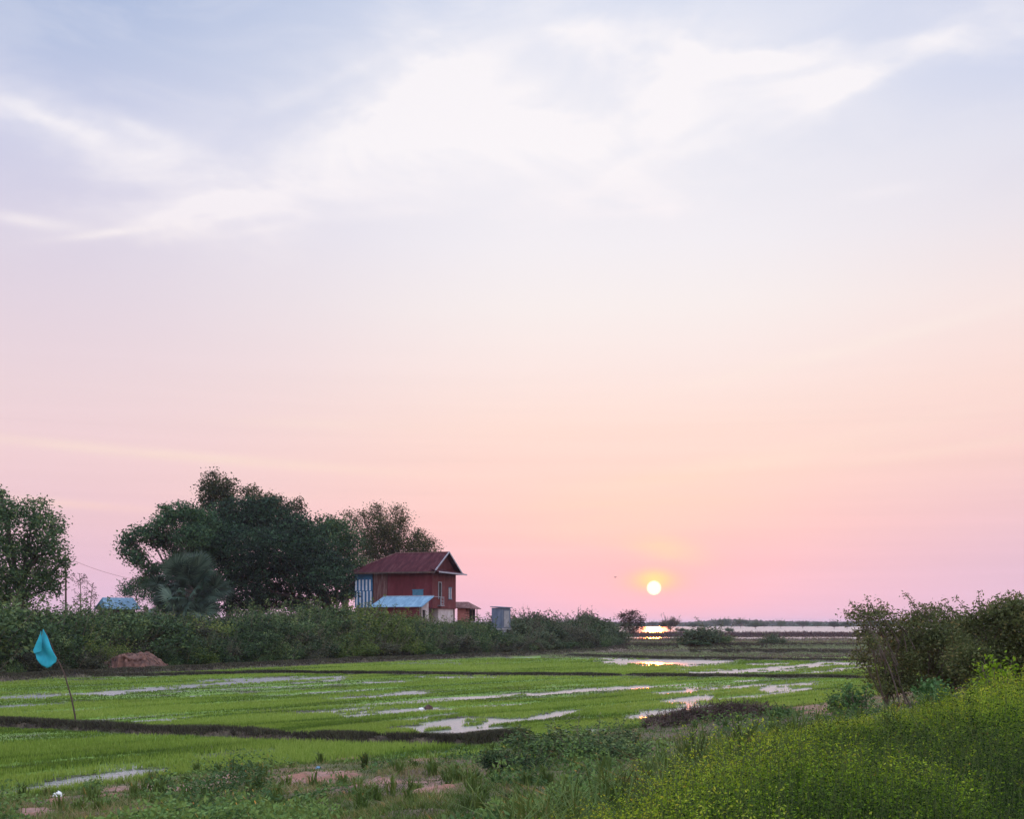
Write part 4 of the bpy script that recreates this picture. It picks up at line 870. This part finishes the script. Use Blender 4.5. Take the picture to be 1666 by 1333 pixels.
# ------------------------------------------------------------------ shrubs on the right
SH_T = dict(k=15, spread=.12, flat=.6, stems=True)
tree('thorny_shrub', 'leftmost arching shrub of the right side with see through branches', 'shrub', 1452, 25.5,
     [(1400,1003,18,8),(1428,1000,20,10),(1405,1030,16,8),(1440,1025,22,14),(1404,1072,20,12),(1425,1095,20,14),(1460,1050,22,20),(1440,1075,20,14),(1418,1045,16,10),(1470,1020,18,12),(1450,1100,22,16),(1480,1075,18,20),(1440,1120,26,12),(1475,1110,24,16)],
     M['shrub'], .062, .05, fork=.08, seed=61, group='tall shrubs on the right', density=.55, depth=.5, bark='twig', ragged=.4, **SH_T)
tree('thorny_shrub', 'middle shrub of the right side, brownish with many upright stems', 'shrub', 1520, 26.5,
     [(1490,1008,22,14),(1480,1040,28,22),(1520,1000,18,12),(1520,1035,30,26),(1500,1075,34,24),(1535,1095,34,26),(1550,1020,24,20),(1560,1060,30,30),(1470,1095,16,16),(1505,1115,34,14),(1545,1110,34,16),(1572,1035,18,24),(1565,1090,26,26)],
     M['shrub'], .062, .05, fork=.08, seed=62, group='tall shrubs on the right', density=.8, depth=.5, bark='twig', ragged=.38, **SH_T)
tree('thorny_shrub', 'tallest dense shrub of the right side touching the picture edge', 'shrub', 1625, 24,
     [(1582,1012,22,18),(1602,1035,36,30),(1578,1070,34,30),(1620,1000,24,20),(1645,990,26,18),(1665,1020,40,36),(1615,1080,40,34),(1655,1070,40,40),(1700,1000,44,34),(1740,1040,50,50)],
     M['shrub'], .065, .05, fork=.08, seed=63, group='tall shrubs on the right', density=.75, depth=.5, bark='twig', ragged=.32, **SH_T)
# long whips above the shrubs, one mesh per shrub
shr = [o for o in COL.objects if o.name.startswith('thorny_shrub')]
for o, tips in zip(shr, [[(1389,990),(1411,973),(1440,985),(1376,1000)], [(1471,968),(1500,985),(1553,973),(1530,984)], [(1592,963),(1622,972),(1655,968),(1640,965),(1700,960)]]):
    rg2 = np.random.default_rng(len(tips)+70); O = np.array(o.location); tb = []; C_ = []
    x0_ = min(t_[0] for t_ in tips); x1_ = max(t_[0] for t_ in tips)
    tips = list(tips)+[(rg2.uniform(x0_, x1_), rg2.uniform(974, 1000)) for _ in range(14)]
    for px, py in tips:
        tip = at(px, py, O[1]+rg2.uniform(-.5, .5))-O; b0 = at(px+rg2.uniform(10, 60), py+rg2.uniform(50, 90), O[1])-O; P, R = limb(b0, tip, .012, .004, rg2, .35, 10); tb.append((P, R))
        for q in P[2:]: C_.append(q+rg2.normal(0, .03, (9, 3)))
    V, Q = tubes_mesh(tb, 4); npmesh('whip', V, Q, M['twig'], o); C_ = np.concatenate(C_); V, Fc = leaf_quads(C_, .065, .028, rg2); npmesh('whip_leaves', V, Fc, M['shrub'], o, {'rnd': leaf_rnd(len(C_), rg2)})

# ------------------------------------------------------------------ tall yellow-green weeds on the near bank
rng = np.random.default_rng(66)
def weed_plant(rng, h, nl, ls, nb=7):
    tips = []; tubes = []
    for i in range(nb):
        a = rng.uniform(0, 6.28); s0 = rng.uniform(0, .35)*h; e = np.array([math.cos(a)*rng.uniform(.05, .42)*h, math.sin(a)*rng.uniform(.05, .42)*h, h*rng.uniform(.5, 1.0)])
        P = np.array([np.array([0, 0, s0])*(1-t)+e*t+np.array([math.cos(a), math.sin(a), 0])*.08*h*math.sin(t*3.1) for t in np.linspace(0, 1, 5)]); tubes.append((P, np.linspace(.0022, .001, 5)))
        m = nl//nb; tt = rng.uniform(0, 1, m)**.75*4; i0 = np.minimum(tt.astype(int), 3); tips.append(P[i0]+(P[i0+1]-P[i0])*(tt-i0)[:, None])
    C = np.concatenate(tips)+rng.normal(0, .02, (len(tips)*(nl//nb), 3)); L = ls*rng.uniform(.6, 1.3, len(C))
    V, Fc = leaf_quads(C, L, L*rng.uniform(.36, .55, len(C)), rng, up=.12)
    zf = np.clip(C[:, 2]/h, 0, 1)
    tv, tq = tubes_mesh(tubes, 3)
    return V, np.repeat(zf, 4), tv, tq
X = rng.uniform(-3, 26, 60000); Y = 3.5+rng.uniform(0, 1, 60000)**1.1*32; Z, vd, bs, wet, rut = height(X, Y, True)
px = CX+F*X/Y; py = HZ+F*(CH-Z)/Y; tp_ = HZ+F*(CH-Z-.42)/Y
nnw = fbm2(X*.35, Y*.35, 131, 4); nn2 = fbm2(X*1.4, Y*1.4, 133, 3)
k = inside(px, tp_+9*(nn2-.5)*2, WEEDPOLY) & (bs > 1.0) & (X < 1.2+.62*Y) & (rng.uniform(size=len(X)) < np.clip(16.0/Y, .16, 1)**1.0*(.25+1.2*nn2)) & ((fbm2(X*1.5, Y*1.5, 137, 3) > .47) | (rng.uniform(size=len(X)) < .18))
eprob = sstep(polydist(px, tp_, [p for p in WEEDPOLY[:6]]), -25, 190); k &= rng.uniform(size=len(X)) < eprob
X, Y, Z, nnw, nn2, px, tp_ = X[k], Y[k], Z[k], nnw[k], nn2[k], px[k], tp_[k]
clump = fbm2(X*1.5, Y*1.5, 137, 3)
edge = np.minimum(sstep(polydist(px, tp_, WEEDPOLY[:16]), 0, 80), sstep(polydist(px, tp_, WEEDPOLY[:6]), 0, 230))
protos = [weed_plant(rng, 1.0, 700, .027, 16) for _ in range(8)]; protos_near = [weed_plant(rng, 1.0, 1250, .0175, 24) for _ in range(6)]; protos_far = [weed_plant(rng, 1.0, 230, .048) for _ in range(6)]
Vl, Rl, Ts, Tq = [], [], [], []; tb_ = 0
for i in range(len(X)):
    far_ = Y[i] > 15; pr = (protos_far if far_ else protos_near if Y[i] < 8.5 else protos)[int(rng.integers(6))]
    a = rng.uniform(0, 6.28); ca, sa = math.cos(a), math.sin(a); h = (.34+.5*nnw[i]+.3*(nn2[i]-.3)+(.16*rng.uniform() if rng.uniform() < .15 else .1*rng.uniform()))*(.40+.60*edge[i])*(.58+.85*float(clump[i]))
    sc_ = np.array([h*1.15, h*1.15, h]); R_ = np.array([[ca, -sa, 0], [sa, ca, 0], [rng.normal(0, .12), rng.normal(0, .12), 1]])
    Vl.append(((pr[0]*sc_) @ R_.T+np.array([X[i], Y[i], Z[i]])).astype(np.float32))
    base_ = .43+1.9*(nnw[i]-.5)+1.2*(nn2[i]-.5)+rng.normal(0, .19)-.22*float(np.clip((10.5-Y[i])/3, 0, 1))
    Rl.append(base_+.12*(pr[1]-.5)+np.repeat(rng.normal(0, .19, len(pr[1])//4), 4))
    if not far_: tv = (pr[2]*sc_) @ R_.T+np.array([X[i], Y[i], Z[i]]); Ts.append(tv.astype(np.float32)); Tq.append(pr[3]+tb_); tb_ += len(tv)
V = np.concatenate(Vl); rv = np.clip(np.concatenate(Rl), 0, 1)
wd = npmesh('tall_weeds', V, np.arange(len(V)).reshape(-1, 4), M['weed'], attrs={'rnd': rv}); tag(wd, 'knee high yellow green weeds blanketing the right bank', 'weeds', kind='stuff')
npmesh('weed_stems', np.concatenate(Ts), np.concatenate(Tq), M['weedstem'], wd)['kind'] = 'stuff'

# arching grass tussocks and dry stalks mixed through the weeds and over the near bank
rng = np.random.default_rng(90); n = 4200
X, Y = scatter_bank(n, -250, 2080, 1110, 1500, rng); Z, vd, bs, wet, rut = height(X, Y, True); nn = fbm2(X*.5, Y*.5, 171, 3); wz = weedzone(X, Y, Z)
dm = dirt_mask(X, Y, Z); k = (bs > .6) & (Y > 4.5) & (dm < .3) & (rng.uniform(size=n) < np.where(wz, .55, .5*sstep(nn, .45, .62))); X, Y, Z, nn, wz = X[k], Y[k], Z[k], nn[k], wz[k]
Vt, Rt = [], []
for i in range(len(X)):
    m = int(rng.integers(14, 34)); hgt = (rng.uniform(.35, .72) if wz[i] else rng.uniform(.12, .32)); a = rng.uniform(0, 6.28, m); sp = rng.uniform(.1, .75, m)*hgt; hh = hgt*rng.uniform(.55, 1, m)
    b_ = np.stack([X[i]+rng.normal(0, .03, m), Y[i]+rng.normal(0, .03, m), np.full(m, Z[i]-.01)], 1); d = np.stack([np.cos(a), np.sin(a), 0*a], 1); w_ = np.stack([-np.sin(a), np.cos(a), 0*a], 1)*(.004+.0004*Y[i])
    m1 = b_+d*sp[:, None]*.35+np.array([0, 0, 1])*hh[:, None]*.7; t1 = b_+d*sp[:, None]+np.array([0, 0, 1])*hh[:, None]*rng.uniform(.75, 1.05, m)[:, None]
    Vt.append(np.stack([b_-w_, b_+w_, m1+w_*.8, m1-w_*.8, m1-w_*.8, m1+w_*.8, t1+w_*.1, t1-w_*.1], 1).reshape(-1, 3)); Rt.append(np.repeat(np.clip(rng.normal(.55+.9*(nn[i]-.5), .12)+rng.normal(0, .1, m), 0, 1), 8))
V = np.concatenate(Vt); tag(npmesh('grass_tussocks', V, np.arange(len(V)).reshape(-1, 4), M['verge'], attrs={'rnd': np.concatenate(Rt)}), 'arching grass tufts and dry blades mixed among weeds on the near bank', 'grass', kind='stuff')

# broad leaved plants rising out of the weeds
def broad_plant(px, py, Y, w, h, lab, seed, mat='herb', leaf=.075):
    rg2 = np.random.default_rng(seed); p = at(px, py, Y); zb = hz(p[0], Y); r_ = empty('broad_leaved_plant', (p[0], Y, zb)); tag(r_, lab, 'plant', 'broad leaved plants among the weeds')
    tb = []; C_ = []; hh = p[2]-zb
    for i in range(18):
        a = rg2.uniform(0, 6.28); tip = np.array([math.cos(a)*w*rg2.uniform(.2, 1), math.sin(a)*w*rg2.uniform(.2, 1), hh*rg2.uniform(.6, 1.05)]); P, R = limb((rg2.normal(0, .05), 0, 0), tip, .012, .004, rg2, .1, 7); tb.append((P, R))
        for q in P[2:]: C_.append(q+rg2.normal(0, .07, (8, 3)))
    V, Q = tubes_mesh(tb, 4); npmesh('stem', V, Q, M['twig'], r_); C_ = np.concatenate(C_); L = leaf*rg2.uniform(.5, 1.3, len(C_)); V, Fc = leaf_quads(C_, L, L*.62, rg2, up=.1); npmesh('leaves', V, Fc, M[mat], r_, {'rnd': leaf_rnd(len(C_), rg2, 4, .2, 1)})
M['cool'] = leaf_mat('cool_green_leaves', [(0, (.02,.045,.016)), (.5, (.05,.12,.034)), (1, (.12,.23,.075))], .3, amp=.1)
broad_plant(1395, 1120, 24, .5, .8, 'cool green broad leaved plant at the foot of the leftmost shrub', 81, 'cool')
broad_plant(1365, 1135, 26, .35, .6, 'low broad leaved plant beyond the dry brush heap', 82)
broad_plant(1515, 1108, 21, .25, .8, 'slim pale plant rising below the middle right shrub', 83, 'cool', .09)
broad_plant(1540, 1128, 19, .45, .8, 'bluish green leafy plant among yellow weeds below the middle shrub', 84, 'cool')
broad_plant(1620, 1072, 18, .3, .8, 'single tall plant among weeds by the right picture edge', 85, 'weed', .07)
broad_plant(1268, 1160, 27, .4, .5, 'dark green plant at the right end of the dry brush heap', 86)
broad_plant(880, 1236, 20, .45, .4, 'bright leafy plant at the left of the dark low bushes', 87, 'weed', .08)
broad_plant(262, 1276, 16.5, .1, .3, 'tiny leafy sprout on the bare ground at lower left', 88, 'herb', .045)
broad_plant(150, 1280, 16.5, .09, .3, 'tiny leafy sprout near the white scrap', 89, 'herb', .04)

# low dark bushes in the hollow
for px, py, Y, w, h, ki, lab in [(915, 1240, 18.5, 1.0, .5, 0, 'dark low bush in the hollow at lower centre'), (975, 1248, 17.5, .8, .45, 1, 'dark low bush right of the hollow at lower centre'),
     (850, 1285, 15, .5, .35, 2, 'small rounded bush below the dark hollow'), (1010, 1225, 20, .8, .4, 3, 'low bush between the dark hollow and the dry brush heap')]:
    p = at(px, py, Y); place(ki, 'low_bush', (p[0], Y, hz(p[0], Y)-.04), px, (w*.75, w*.75, h), lab, 'bush', 'low bushes on the near bank')

# heap of dry brush at the bank's foot
rng = np.random.default_rng(77); bY = 29.5; c0 = at(1175, 1180, bY); bzz = hz(c0[0], bY); br = empty('brush_heap', (c0[0], bY, bzz)); tag(br, 'long heap of dark dry brush and roots on the paddy edge', 'brush heap')
def heap_h(x): return .62*(.50*np.exp(-np.abs((x-.55)/1.2)**3)+.30*np.exp(-((x+.9)/.8)**2))
tb = []
for i in range(4200):
    x = rng.uniform(-1.9, 2.0); y = -.35*x*0+rng.normal(0, .28)-x*.0; hmax = heap_h(x)*math.exp(-(y/.5)**2)
    z = hmax*rng.uniform(.1, 1.15); d = unit(rng.normal(size=3)*np.array([1.2, .8, .8]))*rng.uniform(.10, .32); p = np.array([x, y+x*.45, z]); m = p+d*.5+rng.normal(0, .05, 3); q = p+d; q[2] = max(q[2], 0)
    tb.append((np.array([p, m, q]), [.012*rng.uniform(.4, 1.4), .009, .004]))
V, Q = tubes_mesh(tb, 3); npmesh('sticks', V, Q, M['brush'], br)
U, Vv = np.meshgrid(np.linspace(-2, 2.1, 90), np.linspace(-.9, .9, 40)); Zh = heap_h(U)*np.exp(-(Vv/.5)**2)*.62-.08+.3*(fbm2(U*5, Vv*5, 3, 4)-.5)
I = (np.arange(39)[:, None]*90+np.arange(89)[None, :]).ravel(); npmesh('soil', np.stack([U, Vv+U*.45, Zh], -1).reshape(-1, 3), np.stack([I, I+1, I+91, I+90], 1), M['brush'], br, smoothf=True)

hx_ = rng.uniform(-1.95, 2.1, 3600); hy_ = rng.normal(0, .35, 3600); hzz = heap_h(hx_)*np.exp(-(hy_/.5)**2)*rng.uniform(.4, 1.15, 3600)
kk = fbm2(hx_*1.6, hy_*3, 219, 3) > .47; Cn = np.stack([hx_, hy_+hx_*.45, hzz], 1)[kk]; V, Fc = leaf_quads(Cn, rng.uniform(.04, .10, len(Cn)), .03, rng, up=.3); npmesh('creeper', V, Fc, M['verge'], br, {'rnd': leaf_rnd(len(Cn), rng)})

# ------------------------------------------------------------------ teal flag on a bent stick
fY = 29.4; fb = gp(125, 1187); fz = .22; fl_ = empty('flag', (fb[0], fb[1], fz)); fY = fb[1]; O = np.array([fb[0], fY, fz]); tag(fl_, 'teal cloth flag drooping from a thin bent stick on the mud bund', 'flag')
pts = [np.array([0, 0, -.35])]+[at(px, py, fY)-O for px, py in [(122,1165),(116,1135),(109,1112),(106,1100),(97,1080),(92,1072),(84,1050),(73,1026)]]
V, Q = tubes_mesh([(np.array(pts), np.linspace(.022, .010, len(pts)))], 7); npmesh('stick', V, Q, M['wood'], fl_, smoothf=True)
def cloth(outline, name, dy, fold, seed):
    ou = np.array([at(px, py, fY)-O for px, py in outline]); cen = ou.mean(0); n = len(ou); rings = 9; rg2 = np.random.default_rng(seed)
    dense = []
    for i in range(n):
        for t_ in np.linspace(0, 1, 7)[:-1]: dense.append(ou[i]*(1-t_)+ou[(i+1) % n]*t_)
    dense = np.array(dense); k_ = len(dense); V = [cen[None, :]]
    for j in range(1, rings+1): V.append(cen+(dense-cen)*j/rings)
    V = np.concatenate(V); V[:, 1] += dy+fold*np.sin(V[:, 0]*16+V[:, 2]*5)+.5*fold*np.sin(V[:, 2]*13+V[:, 0]*9)
    T = np.array([[0, 1+i, 1+(i+1) % k_] for i in range(k_)]); Qd = np.array([[1+j*k_+i, 1+(j+1)*k_+i, 1+(j+1)*k_+(i+1) % k_, 1+j*k_+(i+1) % k_] for j in range(rings-1) for i in range(k_)])
    o = npmesh(name, V, [T, Qd], M['flag'], fl_, smoothf=True); m = o.modifiers.new('thickness', 'SOLIDIFY'); m.thickness = .006
cloth([(72,1024),(78,1036),(86,1056),(93,1071),(92,1078),(84,1085),(77,1088),(69,1083),(62,1073),(59,1062),(66,1042)], 'cloth', -.02, .05, 1)
cloth([(70,1027),(71,1045),(70,1061),(59,1064),(57,1059),(62,1046)], 'folded_corner', -.11, .02, 2)

# ------------------------------------------------------------------ litter, bird
def scrap(name, px, py, w, h, Y, lab, cat, mat, seed, z=None):
    rg2 = np.random.default_rng(seed); p = at(px, py, Y); zb = hz(p[0], Y) if z is None else z
    th = np.linspace(0, 2*np.pi, 15)[:-1]; ph = np.linspace(-.2, 1, 7)*np.pi/2; V = []
    for a in ph:
        rr = np.cos(a)*(1+.35*rg2.normal(size=14)*.6); V.append(np.stack([np.cos(th)*rr*w, np.sin(th)*rr*w*.7, np.full(14, np.sin(a)*h)+.15*h*rg2.normal(size=14)], 1))
    V = np.concatenate(V); Q = np.array([[i*14+j, i*14+(j+1) % 14, (i+1)*14+(j+1) % 14, (i+1)*14+j] for i in range(6) for j in range(14)])
    o = npmesh(name, V, Q, M[mat], smoothf=False); o.location = (p[0], Y, zb); tag(o, lab, cat); return o
def gY(px, py):
    Y = 15.0
    for _ in range(30): Y = .5*Y+.5*(CH-hz((px-CX)/F*Y, Y))*F/(py-HZ)
    return Y
scrap('plastic_bag', 94, 1294, .075, .06, gY(94, 1297), 'crumpled off white scrap lying on the lower left bank', 'litter', 'bag', 1)
scrap('plastic_bag', 686, 1153, .09, .06, float(gp(686, 1155)[1]), 'pale lump with a dark patch lying in the wet paddy', 'litter', 'bag', 2, -.01)
scrap('mud_clod', 697, 1153, .14, .14, float(gp(697, 1155)[1]), 'dark clod beside the pale lump in the wet paddy', 'clod', 'wood', 3, -.01)
scrap('plastic_bag', 518, 1250, .05, .04, gY(518, 1252), 'small light blue scrap on the bare pink soil', 'litter', 'bluesheet', 4)
scrap('plastic_bag', 1147, 1061, .35, .25, 108, 'pale scrap at the foot of the lone bush on the flats', 'litter', 'bag', 5)
p = at(1001, 940, 150); bd = empty('bird', p); tag(bd, 'tiny dark bird flying left of the sun', 'bird')
Vb = []; V, Q = tubes_mesh([([(-.22, 0, 0), (-.1, 0, .01), (.05, 0, .02), (.16, 0, .03), (.24, 0, .02)], [.01, .06, .07, .04, .01])], 8)
WV = np.array([(.08, 0, .04), (-.06, 0, .04), (-.03, -.3, .16), (.06, -.3, .17), (-.1, -.55, .1), (.08, .0, .04), (-.06, 0, .04), (-.03, .3, .16), (.06, .3, .17), (-.1, .55, .1)])+0
b0 = len(V); V = np.concatenate([V, WV, WV-np.array([0, 0, .012])]); F4 = np.array([[0, 1, 2, 3], [6, 5, 8, 7]]); F3 = np.array([[3, 2, 4], [7, 8, 9]])
npmesh('body', V, [np.concatenate([Q, F4+b0, F4[:, ::-1]+b0+10]), np.concatenate([F3+b0, F3[:, ::-1]+b0+10])], M['dark'], bd)
bd.rotation_euler.z = .7; bd.scale = (.7, .7, .7)

# ------------------------------------------------------------------ evening air over the flats
hm, t = newmat('haze_air')
pv = t.nodes.new('ShaderNodeVolumePrincipled'); pv.inputs['Color'].default_value = (.80, .84, 1, 1); pv.inputs['Density'].default_value = .00014; pv.inputs['Anisotropy'].default_value = 0.1
oh_ = t.nodes.new('ShaderNodeOutputMaterial'); lk(t, pv.outputs[0], oh_.inputs['Volume'])
hzb = MB().box((0, 0, 10.5), (18600, 18600, 24.0)).build('haze', hm); tag(hzb, kind='stuff')
